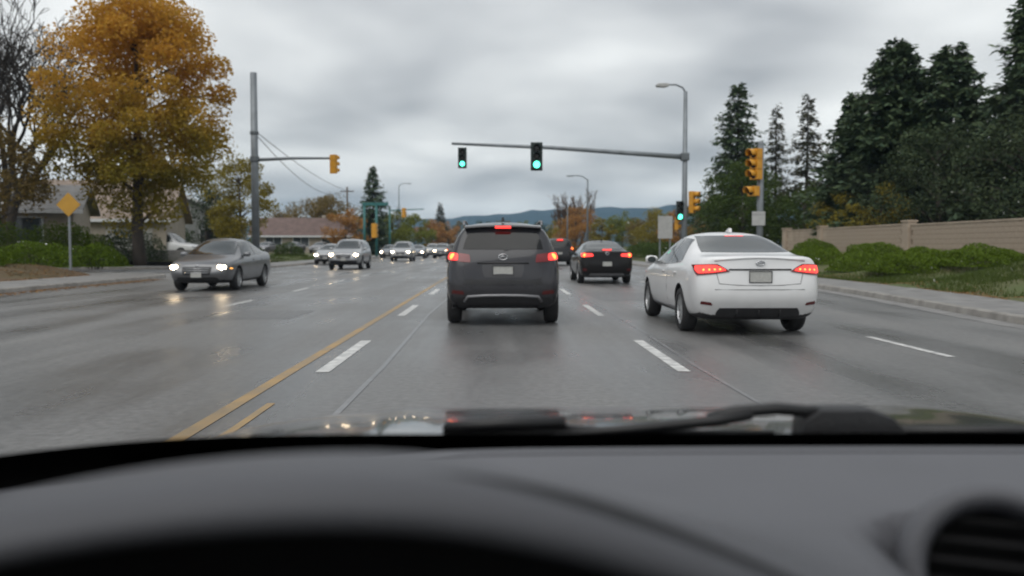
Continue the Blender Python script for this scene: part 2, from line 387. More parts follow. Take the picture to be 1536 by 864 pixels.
# ================================================================== VEHICLES
M_TYRE = mat('tyre_rubber', (0.018, 0.018, 0.019), 0.75, var=0.2, bump=0.2, bscale=80)
M_RIM = mat('alloy', (0.50, 0.51, 0.52), 0.32, metal=0.7, var=0.1)
M_BLK = mat('black_plastic', (0.018, 0.018, 0.02), 0.5, var=0.2, bump=0.1, bscale=120)
M_CHROME = mat('chrome', (0.62, 0.63, 0.65), 0.18, metal=1.0, var=0.05)
M_SILV = mat('silver_trim', (0.22, 0.22, 0.23), 0.42, metal=0.6, var=0.1)
M_GLASS = mat('car_glass', (0.022, 0.030, 0.032), 0.04, var=0.1, spec=0.7, coat=0.2)
M_GLASS_D = mat('privacy_glass', (0.007, 0.008, 0.009), 0.06, var=0.1, spec=0.32)
M_REDL = mat('red_lens', (0.16, 0.008, 0.010), 0.15, var=0.1, coat=0.5)
M_REDON = mat('red_lens_lit', (0.4, 0.01, 0.01), 0.3, emit=(1, 0.05, 0.04), estr=1.9)
M_REDHOT = mat('brake_lamp_lit', (0.4, 0.02, 0.01), 0.3, emit=(1, 0.16, 0.03), estr=5.5)
M_REDREF = mat('red_reflector', (0.09, 0.012, 0.012), 0.2, var=0.1)
M_HEADON = mat('headlamp_lit', (0.8, 0.8, 0.8), 0.3, emit=(1.0, 0.76, 0.48), estr=30)
M_HEADOFF = mat('headlamp_clear', (0.35, 0.36, 0.38), 0.12, metal=0.3, var=0.2)
M_AMBER = mat('amber_marker', (0.6, 0.2, 0.02), 0.3, emit=(1, 0.45, 0.1), estr=2.0)
M_PLATE = mat('number_plate', (0.40, 0.40, 0.38), 0.5, var=0.1, scale=30)
def paint(name, c, rough=0.32, metal=0.0, dirt=0.26, coat=0.6, spec=0.4):
    if 'paint_' + name in MATS: return MATS['paint_' + name]
    m = mat('paint_' + name, c, rough, metal=metal, var=0.05, scale=1.5, coat=coat, spec=spec)
    nt = m.node_tree; N = nt.nodes.new; L = nt.links.new; b = nt.nodes['Principled BSDF']
    tc = N('ShaderNodeTexCoord'); sp = N('ShaderNodeSeparateXYZ'); L(tc.outputs['Object'], sp.inputs[0])
    mr = N('ShaderNodeMapRange'); mr.inputs[1].default_value = 0.95; mr.inputs[2].default_value = 0.22; mr.inputs[3].default_value = 0.0; mr.inputs[4].default_value = 1.0
    L(sp.outputs[2], mr.inputs[0])
    nz = N('ShaderNodeTexNoise'); nz.inputs['Scale'].default_value = 5; nz.inputs['Detail'].default_value = 8; L(tc.outputs['Object'], nz.inputs['Vector'])
    ml = N('ShaderNodeMath'); ml.operation = 'MULTIPLY'; L(mr.outputs[0], ml.inputs[0]); L(nz.outputs[0], ml.inputs[1])
    m2 = N('ShaderNodeMath'); m2.operation = 'MULTIPLY_ADD'; m2.inputs[1].default_value = dirt * 1.5; m2.inputs[2].default_value = 0.02; m2.use_clamp = True; L(ml.outputs[0], m2.inputs[0])
    old = b.inputs['Base Color'].links[0].from_socket
    mx = N('ShaderNodeMix'); mx.data_type = 'RGBA'; L(m2.outputs[0], mx.inputs[0]); L(old, mx.inputs[6]); mx.inputs[7].default_value = (0.14, 0.128, 0.115, 1); L(mx.outputs[2], b.inputs['Base Color'])
    r2 = N('ShaderNodeMapRange'); r2.inputs[3].default_value = rough; r2.inputs[4].default_value = 0.75; L(m2.outputs[0], r2.inputs[0]); L(r2.outputs[0], b.inputs['Roughness'])
    cw = N('ShaderNodeMapRange'); cw.inputs[3].default_value = coat; cw.inputs[4].default_value = 0.05; L(m2.outputs[0], cw.inputs[0]); L(cw.outputs[0], b.inputs['Coat Weight'])
    return m

def body_cage(T):
    st = T['st']; v = []; f = []; K = 10; ring = []
    for (y, w, zb, zm, zsh, zbl, zed, wed, zt, dy) in st:
        half = [(0, zb), (0.5 * (w - .12), zb), (w - .12, zb), (w - .03, zb + .17), (w, zm), (w - .02, zsh), (w - .075, zbl), (wed, zed), (wed * .52, zt - .012), (0, zt)]
        d = dy if dy else [0] * 10
        r = []
        for i in range(K): r.append(len(v)); v.append((half[i][0], y + d[i], half[i][1]))
        l = list(r)
        for i in range(1, K - 1): l[i] = len(v); v.append((-half[i][0], y + d[i], half[i][1]))
        ring.append((r, l))
    for (r0, l0), (r1, l1) in zip(ring, ring[1:]):
        for i in range(K - 1):
            f.append((r0[i], r1[i], r1[i + 1], r0[i + 1])); f.append((l0[i], l0[i + 1], l1[i + 1], l1[i]))
    for (r, l), sg, bulge in ((ring[0], -1, T['bulge'][0]), (ring[-1], 1, T['bulge'][1])):
        rows = [[l[2], l[1], r[0], r[1], r[2]]]
        for i in range(3, 7):
            x, y, z = v[r[i]]; row = [l[i]]
            for t in (-.5, 0, .5): row.append(len(v)); v.append((x * t, y + sg * bulge * (1 - t * t), z))
            row.append(r[i]); rows.append(row)
        rows.append([l[7], l[8], r[9], r[8], r[7]])
        for q in (1, 2, 3):                                  # carry the bow through bottom and top row
            for rw in (rows[0], rows[-1]): x, y, z = v[rw[q]]; v[rw[q]] = (x, y + sg * bulge * (1 if q == 2 else .75) * .8, z)
        for a, b in zip(rows, rows[1:]):
            for c in range(4):
                q = (a[c], a[c + 1], b[c + 1], b[c]); f.append(q if sg < 0 else tuple(reversed(q)))
    return v, f

def sedan(L=4.75, w=0.915, H=1.47, deck=1.10, belt=0.98):
    k = L / 4.75
    rd = [.13, .13, .13, .03, 0, .035, .05, .035, .035, .035]
    fd = [-.12, -.12, -.12, 0, .01, -.06, -.10, -.12, -.10, -.10]
    st = [(0.00, w - .13, .30, .62, .90, deck - .06, deck, w - .24, deck + .01, rd),
          (0.16, w - .035, .24, .62, .91, deck - .05, deck + .005, w - .20, deck + .02, None),
          (0.40, w - .005, .21, .62, .92, deck - .05, deck + .01, w - .19, deck + .03, None),
          (0.74, w, .20, .62, .93, deck - .06, deck + .03, w - .20, deck + .07, None),
          (1.42, w, .20, .62, .93, belt + .02, H - .07, w - .31, H - .005, None),
          (2.10, w, .20, .62, .92, belt, H - .045, w - .30, H + .02, None),
          (2.72, w, .20, .62, .91, belt - .01, H - .085, w - .30, H - .015, None),
          (3.52, w, .20, .62, .90, belt - .03, .985, w - .17, 1.03, None),
          (4.15, w - .02, .21, .62, .84, .87, .91, w - .22, .955, None),
          (4.58, w - .08, .23, .60, .74, .775, .80, w - .27, .84, None),
          (4.75, w - .22, .28, .54, .66, .70, .73, w - .36, .765, fd)]
    st = [(s[0] * k,) + s[1:] for s in st]
    return dict(kind='sedan', st=st, L=L, w=w, H=H, bulge=(.05, .09), axles=(1.0 * k, 3.78 * k), wr=.325, lvl=3)
def suv(L=4.6, w=0.92, H=1.66, belt=1.09):
    k = L / 4.6
    rd = [.12, .12, .12, .03, .0, .07, .10, .27, .29, .30]
    fd = [-.10, -.10, -.10, 0, .01, -.05, -.08, -.12, -.10, -.10]
    st = [(0.00, w - .085, .34, .66, 1.02, belt + .05, H - .10, w - .26, H - .045, rd),
          (0.20, w - .02, .28, .66, 1.02, belt + .05, H - .085, w - .24, H - .03, [0, 0, 0, 0, 0, .02, .03, .13, .14, .14]),
          (0.55, w, .25, .66, 1.02, belt + .04, H - .07, w - .23, H - .015, [0, 0, 0, 0, 0, 0, 0, .04, .04, .04]),
          (1.30, w, .24, .66, 1.01, belt + .01, H - .05, w - .22, H + .01, None),
          (2.00, w, .24, .66, 1.00, belt, H - .05, w - .22, H + .012, None),
          (2.55, w, .24, .66, .99, belt - .01, H - .085, w - .23, H - .03, None),
          (3.32, w, .24, .66, .98, belt - .04, 1.09, w - .16, 1.14, None),
          (3.95, w - .015, .24, .66, .94, .98, 1.02, w - .2, 1.07, None),
          (4.40, w - .06, .26, .64, .86, .91, .94, w - .25, .985, None),
          (4.60, w - .20, .32, .58, .76, .82, .86, w - .34, .90, fd)]
    st = [(s[0] * k,) + s[1:] for s in st]
    return dict(kind='suv', st=st, L=L, w=w, H=H, bulge=(.045, .08), axles=(.86 * k, 3.62 * k), wr=.355, lvl=3)

def make_wheel(root, x, y, r, side, rimm, detail):
    wh = MB(); t = 0.21
    prof = [(r * .70, -t / 2), (r * .9, -t / 2 - .005), (r * .975, -t / 2 + .02), (r, -t / 2 + .055), (r, t / 2 - .055), (r * .975, t / 2 - .02), (r * .9, t / 2 + .005), (r * .70, t / 2)]
    n = 28 if detail else 16
    wo = MB().lathe([(r * .70, -t / 2 + .01), (r * .70, t / 2 - .01)], n, 'X').lathe([(.001, 0), (r * .70, 0)], n, 'X').build('wheel', M_BLK, root)
    wo.location = (x, y, r)
    MB().lathe(prof, n, 'X').build('tyre', M_TYRE, wo, smooth=True)
    mb = MB(); s = side; fx = s * (t / 2 - .012)
    mb.lathe([(r * .71, fx - s * .03), (r * .72, fx), (r * .65, fx), (r * .63, fx - s * .03)], n, 'X')
    mb.lathe([(.001, fx - s * .005), (.055, fx - s * .008), (.06, fx - s * .04)], 12, 'X')
    for k in range(10 if detail else 5):
        a = 2 * math.pi * k / (10 if detail else 5); c, q = math.cos(a), math.sin(a); wd = .018 if detail else .035
        p = [(.045, -wd * .8), (r * .66, -wd), (r * .66, wd), (.045, wd * .8)]
        vs = [(fx - s * .012 - dx, u * c - e * q, u * q + e * c) for dx in (0, s * .03) for u, e in p]
        mb.add(vs, [(0, 1, 2, 3), (7, 6, 5, 4), (0, 4, 5, 1), (2, 6, 7, 3), (1, 5, 6, 2), (3, 7, 4, 0)])
    mb.build('rim', rimm, wo)
    return wo

class Car:
    def __init__(s, name, label, T, pm, loc, rz=0, group=None, rimm=None, detail=True, lvl=None):
        s.T = T; s.root = thing(name, label, 'car', loc, rz, group); s.pm = pm
        v, f = body_cage(T)
        me = bpy.data.meshes.new('cage'); me.from_pydata(v, [], f); me.update()
        bm = bmesh.new(); bm.from_mesh(me); bmesh.ops.recalc_face_normals(bm, faces=bm.faces); bm.to_mesh(me); bm.free()
        tmp = bpy.data.objects.new('cage', me); C.objects.link(tmp)
        ss = tmp.modifiers.new('s', 'SUBSURF'); ss.levels = ss.render_levels = lvl or T['lvl']
        dg = bpy.context.evaluated_depsgraph_get(); ev = tmp.evaluated_get(dg)
        pre = bpy.data.meshes.new_from_object(ev)
        s.bvh = BVHTree.FromPolygons([q.co.copy() for q in pre.vertices], [tuple(p.vertices) for p in pre.polygons])
        cut = MB(); ar = T['wr'] + .055
        for y in T['axles']:
            for sd in (-1, 1):
                n = 32; x0, x1 = sd * (T['w'] - .30), sd * (T['w'] + .2)
                ringp = [(y + ar * math.cos(2 * math.pi * j / n), T['wr'] + .01 + ar * math.sin(2 * math.pi * j / n)) for j in range(n)]
                cut.prism(ringp, x0, x1, 'YZ')
        co = cut.build('cut', None); co.data.materials.clear()
        bo = tmp.modifiers.new('b', 'BOOLEAN'); bo.object = co; bo.operation = 'DIFFERENCE'; bo.solver = 'EXACT'
        dg = bpy.context.evaluated_depsgraph_get(); body = bpy.data.meshes.new_from_object(tmp.evaluated_get(dg))
        bpy.data.objects.remove(tmp); bpy.data.objects.remove(co)
        body.materials.clear(); s.body = link('body', body, [pm, M_BLK], s.root)
        mi = np.zeros(len(body.polygons), dtype=np.int32)
        for p in body.polygons:
            c = p.center
            for y in T['axles']:
                d = math.hypot(c.y - y, c.z - T['wr'] - .01)
                if d < ar + .002 and abs(c.x) > T['w'] - .32 and abs(p.normal.x) < .999 and d < ar + .001 and (abs(p.normal.x) < .05 or abs(c.x) < T['w'] - .28): mi[p.index] = 1
                if abs(abs(c.x) - (T['w'] - .30)) < .004 and d < ar: mi[p.index] = 1
            if p.normal.z < -.6 and c.z < .4: mi[p.index] = 1
        body.polygons.foreach_set('material_index', mi)
        body.shade_smooth(); body.set_sharp_from_angle(angle=R(38))
        for y in T['axles']:
            for sd in (-1, 1): make_wheel(s.root, sd * (T['w'] - .125), y, T['wr'], sd, rimm or M_RIM, detail)
    def hit(s, a, b, d):
        L = s.T['L']
        o, r = {'rear': ((a, -3, b), (0, 1, 0)), 'front': ((a, L + 3, b), (0, -1, 0)), 'left': ((-3, a, b), (1, 0, 0)), 'right': ((3, a, b), (-1, 0, 0)), 'top': ((a, b, 4), (0, 0, -1))}[d]
        p, n, _, _ = s.bvh.ray_cast(Vector(o), Vector(r)); return p, n
    def decal(s, name, quad, d, m, off=.006, nu=10, nv=6, k=.12, parent=None, thick=.014):
        """a thin panel that follows the body; quad: 4 corners in the plane seen from side d"""
        q = [Vector(c) for c in quad]; G = []; last = None
        for j in range(nv + 1):
            for i in range(nu + 1):
                a, b = i / nu * 2 - 1, j / nv * 2 - 1
                a2 = a * math.sqrt(1 - k * b * b / 2) / math.sqrt(1 - 0); b2 = b * math.sqrt(1 - k * a * a / 2)
                u, w = (a2 + 1) / 2, (b2 + 1) / 2
                c = (q[0] * (1 - u) + q[1] * u) * (1 - w) + (q[3] * (1 - u) + q[2] * u) * w
                p, n = s.hit(c.x, c.y, d)
                if p is None: p, n = (last if last else (Vector((c.x, 0, c.y)), Vector((0, -1, 0))))
                last = (p, n); G.append((p, n))
        W_ = nu + 1
        v = [p + n * off for p, n in G]; f = []
        for j in range(nv):
            for i in range(nu): f.append((j * W_ + i, j * W_ + i + 1, (j + 1) * W_ + i + 1, (j + 1) * W_ + i))
        bd = list(range(W_)) + [j * W_ + nu for j in range(1, nv + 1)] + [nv * W_ + i for i in range(nu - 1, -1, -1)] + [j * W_ for j in range(nv - 1, 0, -1)]
        n0 = len(v); v += [G[i][0] + G[i][1] * (off - thick) for i in bd]; nb = len(bd)
        for i in range(nb): f.append((bd[i], n0 + i, n0 + (i + 1) % nb, bd[(i + 1) % nb]))
        mb = MB(); mb.add(v, f); o = mb.build(name, m, parent or s.root, auto=50)
        return o
    def pair(s, name, quad, d, m, **kw):
        out = [s.decal(name, quad, d, m, **kw)]
        if d in ('rear', 'front', 'top'): out.append(s.decal(name, [(-a, b) for a, b in quad], d, m, **kw))
        else: out.append(s.decal(name, quad, 'right' if d == 'left' else 'left', m, **kw))
        return out
    def line(s, name, pts, d, r, m, parent=None, off=0.0):
        P_ = [s.hit(a, b, d) for a, b in pts]; P_ = [p + n * off for p, n in P_ if p is not None]
        return MB().tube(P_, r, 6).build(name, m, parent or s.root, smooth=True)
    def emblem(s, x, z, d, a=.05, b=.035):
        p, n = s.hit(x, z, d); e = MB(); pts = [p + n * .012 + Vector((a * math.cos(t), 0, b * math.sin(t))) for t in np.linspace(0, 2 * math.pi, 17)]
        e.tube(pts, .007, 6, False)
        e.tube([p + n * .012 + Vector((a * .9 * t, 0, b * (.35 - .8 * t * t))) for t in (-1, -.5, 0, .5, 1)], .006, 6)
        return e.build('emblem', M_CHROME, s.root, smooth=True)
    def mirror(s, y, z, m):
        for sd, d in ((-1, 'left'), (1, 'right')):
            p, n = s.hit(y, z, d); mb = MB(); x = p.x
            prof = [(.0, -.065), (.05, -.06), (.075, 0), (.065, .06), (0, .075)]
            V = []; F = []
            for (xx, sc) in ((0.01, .55), (.05, .9), (.13, 1.0), (.19, .9), (.215, .5)):
                for t in range(10):
                    a = 2 * math.pi * t / 10; V.append((x + sd * xx, y + .03 + .055 * sc * math.cos(a), z + .03 + .075 * sc * math.sin(a)))
            for i in range(4):
                for t in range(10): F.append((i * 10 + t, i * 10 + (t + 1) % 10, (i + 1) * 10 + (t + 1) % 10, (i + 1) * 10 + t))
            F += [tuple(range(10)), tuple(range(40, 50))]
            o = mb.add(V, F).build('wing_mirror', m, s.root, smooth=True)
            MB().prism([(x + sd * (.05 + .07 + .075 * math.cos(a)), z + .03 + .055 * math.sin(a)) for a in np.linspace(0, 2 * math.pi, 13)[:-1]], y - .03, y - .024).build('mirror_glass', M_GLASS, o)
    def plate(s, x, z, d, w_=.15, h=.075):
        p, n = s.hit(x, z, d); sg = -1 if d == 'rear' else 1; y = p.y + sg * .012
        po = MB().box((x - w_, min(y, y - sg * .03), z - h), (x + w_, max(y, y - sg * .03), z + h)).build('number_plate', M_PLATE, s.root, bevel=.006)
        fr = MB()
        for a, b in (((x - w_ - .006, z - h - .006), (x + w_ + .006, z - h + .001)), ((x - w_ - .006, z + h - .001), (x + w_ + .006, z + h + .006)), ((x - w_ - .006, z - h), (x - w_ + .001, z + h)), ((x + w_ - .001, z - h), (x + w_ + .006, z + h))):
            fr.box((a[0], y - .008, a[1]), (b[0], y + .008, b[1]))
        fr.build('plate_frame', M_BLK, po)
    def bulb(s, parent, x, z, d, r, m):
        p, n = s.hit(x, z, d); sg = -1 if d == 'rear' else 1
        V = [(0, 0, 0)]; 
        mb = MB(); prof = [(.001, .018), (r * .5, .015), (r * .85, .008), (r, 0)]
        pts = []; F = []
        for i, (rr, h) in enumerate(prof):
            for t in range(12):
                a = 2 * math.pi * t / 12; pts.append((p.x + rr * math.cos(a), p.y + sg * (h + .008), p.z + rr * math.sin(a)))
        for i in range(3):
            for t in range(12): F.append((i * 12 + t, i * 12 + (t + 1) % 12, (i + 1) * 12 + (t + 1) % 12, (i + 1) * 12 + t))
        return mb.add(pts, F).build('bulb', m, parent, smooth=True)
    # ---- common dressing
    def side_glass(s, m):
        T = s.T; k = T['L']
        if T['kind'] == 'sedan':
            q = k / 4.75; z0 = .99
            qs = [[(1.98 * q, z0 + .005), (3.28 * q, z0 - .02), (2.68 * q, T['H'] - .115), (1.98 * q, T['H'] - .085)], [(1.10 * q, z0 + .05), (1.92 * q, z0 + .008), (1.92 * q, T['H'] - .088), (1.48 * q, T['H'] - .115)]]
        else:
            q = k / 4.6; z0 = T['st'][4][5] + .035
            qs = [[(2.0 * q, z0), (3.05 * q, z0 - .02), (2.52 * q, T['H'] - .13), (2.0 * q, T['H'] - .12)], [(1.12 * q, z0 + .005), (1.94 * q, z0), (1.94 * q, T['H'] - .12), (1.12 * q, T['H'] - .12)], [(.48 * q, z0 + .06), (1.06 * q, z0 + .01), (1.06 * q, T['H'] - .12), (.66 * q, T['H'] - .135)]]
        for quad in qs: s.pair('side_window', quad, 'left', m, k=.06)
        for y in ((1.95,) if T['kind'] == 'sedan' else (1.97,)):
            for d in ('left', 'right'):
                s.line('door_gap', [(y * q, z) for z in (.42, .6, .8, .93)], d, .004, M_BLK)
        for d in ('left', 'right'):
            for y in (1.35, 2.25): s.line('door_handle', [((y + e) * q, .86 if T['kind'] == 'sedan' else .95) for e in (-.09, 0, .09)], d, .013, s.pm, off=.012)
    def front_dress(s, on=True, grille=True):
        T = s.T; w = T['w']; su = T['kind'] == 'suv'; dz = .13 if su else 0
        H = T['H']
        if su: s.decal('windshield', [(-w + .20, 1.13), (w - .20, 1.13), (w - .29, H - .10), (-w + .29, H - .10)], 'front', M_GLASS, k=.06)
        else: s.decal('windshield', [(-w + .22, 1.02), (w - .22, 1.02), (w - .36, H - .085), (-w + .36, H - .085)], 'front', M_GLASS, k=.06)
        hl = s.pair('headlight', [(w - .40, .60 + dz), (w - .13, .63 + dz), (w - .12, .735 + dz), (w - .38, .70 + dz)], 'front', M_HEADOFF, k=.25)
        if on:
            for o, sg in zip(hl, (1, -1)): s.bulb(o, sg * (w - .29), .66 + dz, 'front', .085, M_HEADON); s.bulb(o, sg * (w - .19), .675 + dz, 'front', .055, M_HEADON)
        gr = s.decal('grille', [(-.38, .46 + dz), (.38, .46 + dz), (.42, .69 + dz), (-.42, .69 + dz)], 'front', M_BLK, k=.2)
        for i in range(3): s.line('grille_bar', [(-.34, .52 + dz + i * .06), (0, .52 + dz + i * .06), (.34, .52 + dz + i * .06)], 'front', .008, M_CHROME, gr, off=.012)
        s.decal('air_intake', [(-.62, .27 + dz * .6), (.62, .27 + dz * .6), (.55, .40 + dz * .6), (-.55, .40 + dz * .6)], 'front', M_BLK, k=.2)
        s.plate(0, .47 + dz * .7, 'front'); s.emblem(0, .70 + dz, 'front')
    def rear_lights(s, quad, bulbs=(), base=M_REDON, hot=M_REDHOT, k=.2):
        L_ = s.pair('taillight', quad, 'rear', base, k=k, off=.012, thick=.03)
        for o, sg in zip(L_, (1, -1)):
            for (x, z, r) in bulbs: s.bulb(o, sg * x, z, 'rear', r, hot)
        return L_

# ---- grey crossover right ahead
c = Car('crossover_car', 'dark grey crossover with lit brake lights right ahead in the middle lane', suv(4.6, .915, 1.655), paint('graphite', (0.028, 0.029, 0.035), .24, 0.0, .16, .5, .25), (0.08, 13.45, 0.0))
c.side_glass(M_GLASS_D); c.front_dress(False); c.mirror(3.0, 1.08, c.pm)
c.decal('rear_window', [(-.64, 1.205), (.64, 1.205), (.545, 1.47), (-.545, 1.47)], 'rear', M_GLASS_D, k=.10, nu=16)
sp = MB(); sec = [(-.60, 0), (-.3, .02), (0, .026), (.3, .02), (.60, 0)]
for (y0, dz0) in ((.36, -.012), (.17, -.035), (.16, -.06), (.30, -.085)):
    for x, z in sec: sp.v.append((x, y0 - .03 * (1 - (x / .6) ** 2), 1.60 + z + dz0))
for j in range(3):
    for i in range(4): a = j * 5 + i; sp.f.append((a, a + 1, a + 6, a + 5))
sp.build('roof_spoiler', c.pm, c.root, auto=40)
MB().box((-.125, .115, 1.535), (.125, .16, 1.572)).build('high_brake_light', M_REDON, c.root, bevel=.006)
L_ = c.rear_lights([(.50, 1.0), (.865, 1.03), (.855, 1.165), (.52, 1.13)], base=M_REDL, k=.2)
for o, sg in zip(L_, (1, -1)): c.decal('brake_lens', [(sg * .70, 1.03), (sg * .852, 1.045), (sg * .842, 1.155), (sg * .70, 1.14)], 'rear', M_REDON, parent=o, off=.022, k=.5); c.bulb(o, sg * .775, 1.09, 'rear', .058, M_REDHOT)
c.decal('plate_recess', [(-.30, .77), (.30, .77), (.34, .98), (-.34, .98)], 'rear', paint('graphite_dark', (0.03, 0.03, 0.035), .4), off=.004, k=.2)
c.plate(0, .875, 'rear', .155, .072); c.emblem(0, 1.085, 'rear', .07, .045)
c.line('tailgate_trim', [(x, .995 + .0 * x) for x in (-.4, -.2, 0, .2, .4)], 'rear', .014, M_BLK, off=.008)
c.decal('bumper_step', [(-.62, .665), (.62, .665), (.60, .735), (-.60, .735)], 'rear', M_BLK, k=.1, nu=14)
c.decal('lower_cladding', [(-.80, .29), (.80, .29), (.82, .46), (-.82, .46)], 'rear', M_BLK, k=.05, nu=16, off=.008)
c.line('skid_trim', [(-.60, .40), (-.545, .48), (-.3, .495), (0, .50), (.3, .495), (.545, .48), (.60, .40)], 'rear', .026, M_SILV, off=.015)
c.pair('reflector', [(.60, .505), (.80, .52), (.79, .575), (.62, .56)], 'rear', M_REDREF, k=.2)
c.line('tailgate_gap', [(-.60, 1.0), (-.60, .76), (-.5, .745), (0, .745), (.5, .745), (.60, .76), (.60, 1.0)], 'rear', .004, M_BLK)
rr = MB()
for sd in (-1, 1):
    MB().tube([(sd * .63, .75, 1.60), (sd * .64, .9, 1.665), (sd * .645, 1.7, 1.685), (sd * .635, 2.4, 1.655), (sd * .62, 2.55, 1.575)], .018, 8).build('roof_rail', M_SILV, c.root, smooth=True)
wp = MB().tube([(.02, .095, 1.185), (.12, .10, 1.20), (.34, .125, 1.222)], [.022, .012, .007], 6).build('rear_wiper', M_BLK, c.root)
af = MB().prism([(.42, 1.655), (.62, 1.655), (.47, 1.72), (.43, 1.72)], -.02, .02, 'YZ').build('antenna_fin', M_BLK, c.root, bevel=.008)
for sd in (-1, 1): MB().lathe([(.035, 0), (.038, .10)], 14, 'Y', (sd * .52, .08, .30)).build('exhaust_tip', M_CHROME, c.root, smooth=True)
c.pair('wheel_arch_trim', [(.70, .30), (.835, .30), (.84, .47), (.80, .50)], 'rear', M_BLK, k=.1)

# ---- white saloon on the right
c = Car('white_saloon_car', 'white four-door saloon with lit red taillights in the right lane', sedan(4.75, .92, 1.475, 1.115, 1.0), paint('white', (0.76, 0.765, 0.77), .28), (3.60, 11.85, 0), rimm=M_RIM)
c.side_glass(M_GLASS); c.front_dress(False); c.mirror(3.08, 1.0, c.pm)
c.decal('rear_window', [(-.655, 1.168), (.655, 1.168), (.53, 1.415), (-.53, 1.415)], 'rear', M_GLASS, k=.12, nu=18, nv=10)
L_ = c.rear_lights([(.40, .905), (.85, .845), (.865, 1.0), (.58, 1.015)], base=M_REDL, k=.25)
for o, sg in zip(L_, (1, -1)):
    c.decal('brake_lens', [(sg * .44, .918), (sg * .835, .875), (sg * .85, .985), (sg * .60, .998)], 'rear', M_REDON, parent=o, off=.02, k=.4, nu=12)
    for i in range(4): c.bulb(o, sg * (.55 + .07 * i), .938 - .003 * i, 'rear', .022, M_REDHOT)
MB().box((-.17, 1.12, 1.285), (.17, 1.14, 1.30))
c.line('boot_trim', [(x, .935) for x in (-.43, -.2, 0, .2, .43)], 'rear', .012, M_BLK, off=.004)
c.line('boot_gap', [(-.60, .895), (-.56, .74), (-.3, .72), (0, .715), (.3, .72), (.56, .74), (.60, .895)], 'rear', .005, M_BLK)
c.line('boot_lip', [(x, 1.095 - .03 * (x / .6) ** 2) for x in (-.62, -.4, -.2, 0, .2, .4, .62)], 'rear', .016, c.pm, off=.006)
c.plate(0, .835, 'rear', .152, .075); c.emblem(0, 1.02, 'rear', .06, .03)
c.line('bumper_crease', [(x, .66) for x in (-.62, -.3, 0, .3, .62)], 'rear', .006, M_SILV)
df = c.decal('diffuser', [(-.60, .27), (.60, .27), (.56, .405), (-.56, .405)], 'rear', M_BLK, k=.15, nu=16, off=.008)
for i in range(3): c.line('diffuser_fin', [(-.3 + .3 * i, .28), (-.3 + .3 * i, .38)], 'rear', .012, M_BLK, df, off=.015)
c.pair('reflector', [(.64, .44), (.80, .455), (.79, .50), (.66, .48)], 'rear', M_REDREF, k=.2)
MB().prism([(1.55, 1.47), (1.80, 1.485), (1.60, 1.535), (1.565, 1.535)], -.025, .025, 'YZ').build('antenna_fin', c.pm, c.root, bevel=.01)
MB().box((-.14, 1.36, 1.405), (.14, 1.372, 1.418)).build('high_brake_light', M_REDON, c.root)
for d in ('left', 'right'):
    c.line('window_trim', [(1.12, 1.035), (1.5, 1.005), (2.0, .985), (2.6, .968), (3.25, .955)], d, .009, M_CHROME, off=.004)
    c.line('sill_trim', [(1.45, .33), (2.2, .32), (3.3, .33)], d, .012, M_SILV)

# ---- black saloon farther on
c = Car('black_saloon_car', 'black saloon with round red brake lights ahead of the white saloon', sedan(4.75, .91, 1.46, 1.10), paint('black', (0.007, 0.007, 0.008), .2, 0, .06, .22, .15), (3.62, 28.7, 0), lvl=2)
c.side_glass(M_GLASS); c.front_dress(False); c.mirror(3.08, 1.0, c.pm)
c.decal('rear_window', [(-.64, 1.165), (.64, 1.165), (.53, 1.40), (-.53, 1.40)], 'rear', M_GLASS, k=.12, nu=14, nv=8)
L_ = c.rear_lights([(.45, .93), (.83, .90), (.835, 1.03), (.47, 1.02)], base=M_REDON, k=.3, bulbs=[(.735, .965, .062)])
MB().box((-.15, .03, 1.13), (.15, .10, 1.165)).build('high_brake_light', M_REDON, c.root, bevel=.006)
c.plate(0, .68, 'rear', .155, .075); c.emblem(0, 1.03, 'rear', .06, .045)
c.decal('diffuser', [(-.60, .28), (.60, .28), (.56, .36), (-.56, .36)], 'rear', M_SILV, k=.15, nu=12, off=.008)
c.pair('reflector', [(.66, .44), (.80, .455), (.79, .53), (.68, .52)], 'rear', M_REDREF, k=.2)
MB().prism([(1.55, 1.455), (1.80, 1.47), (1.60, 1.52), (1.565, 1.52)], -.02, .02, 'YZ').build('antenna_fin', c.pm, c.root)

# ---- dark SUV in front of it
c = Car('dark_suv_car', 'dark tall off-roader with red high brake light beyond the black saloon', suv(4.6, .93, 1.80, 1.15), paint('charcoal', (0.018, 0.018, 0.021), .3, 0, .1, .3, .25), (4.05, 56.5, 0), lvl=2, detail=False)
c.side_glass(M_GLASS_D); c.mirror(3.0, 1.12, c.pm)
c.decal('rear_window', [(-.66, 1.25), (.66, 1.25), (.57, 1.60), (-.57, 1.60)], 'rear', M_GLASS_D, k=.1)
c.rear_lights([(.66, .95), (.86, .95), (.85, 1.22), (.72, 1.22)], base=M_REDL, bulbs=[(.78, 1.13, .07)])
MB().box((-.20, .12, 1.655), (.20, .20, 1.73)).build('high_brake_light', M_REDON, c.root)
c.plate(0, .82, 'rear')

# ---- dark hatchback waiting by the centre line
c = Car('dark_hatchback_car', 'dark hatchback half hidden left of the grey crossover near the centre line', suv(4.2, .88, 1.52, 1.03), paint('dark_blue', (0.02, 0.022, 0.028), .3), (-3.35, 70, 0), lvl=2, detail=False)
c.side_glass(M_GLASS_D); c.mirror(2.8, 1.0, c.pm)
c.decal('rear_window', [(-.6, 1.12), (.6, 1.12), (.5, 1.36), (-.5, 1.36)], 'rear', M_GLASS_D, k=.1)
c.rear_lights([(.55, .90), (.82, .92), (.81, 1.06), (.6, 1.04)], base=M_REDL, bulbs=[(.74, .98, .05)])
c.plate(0, .78, 'rear')

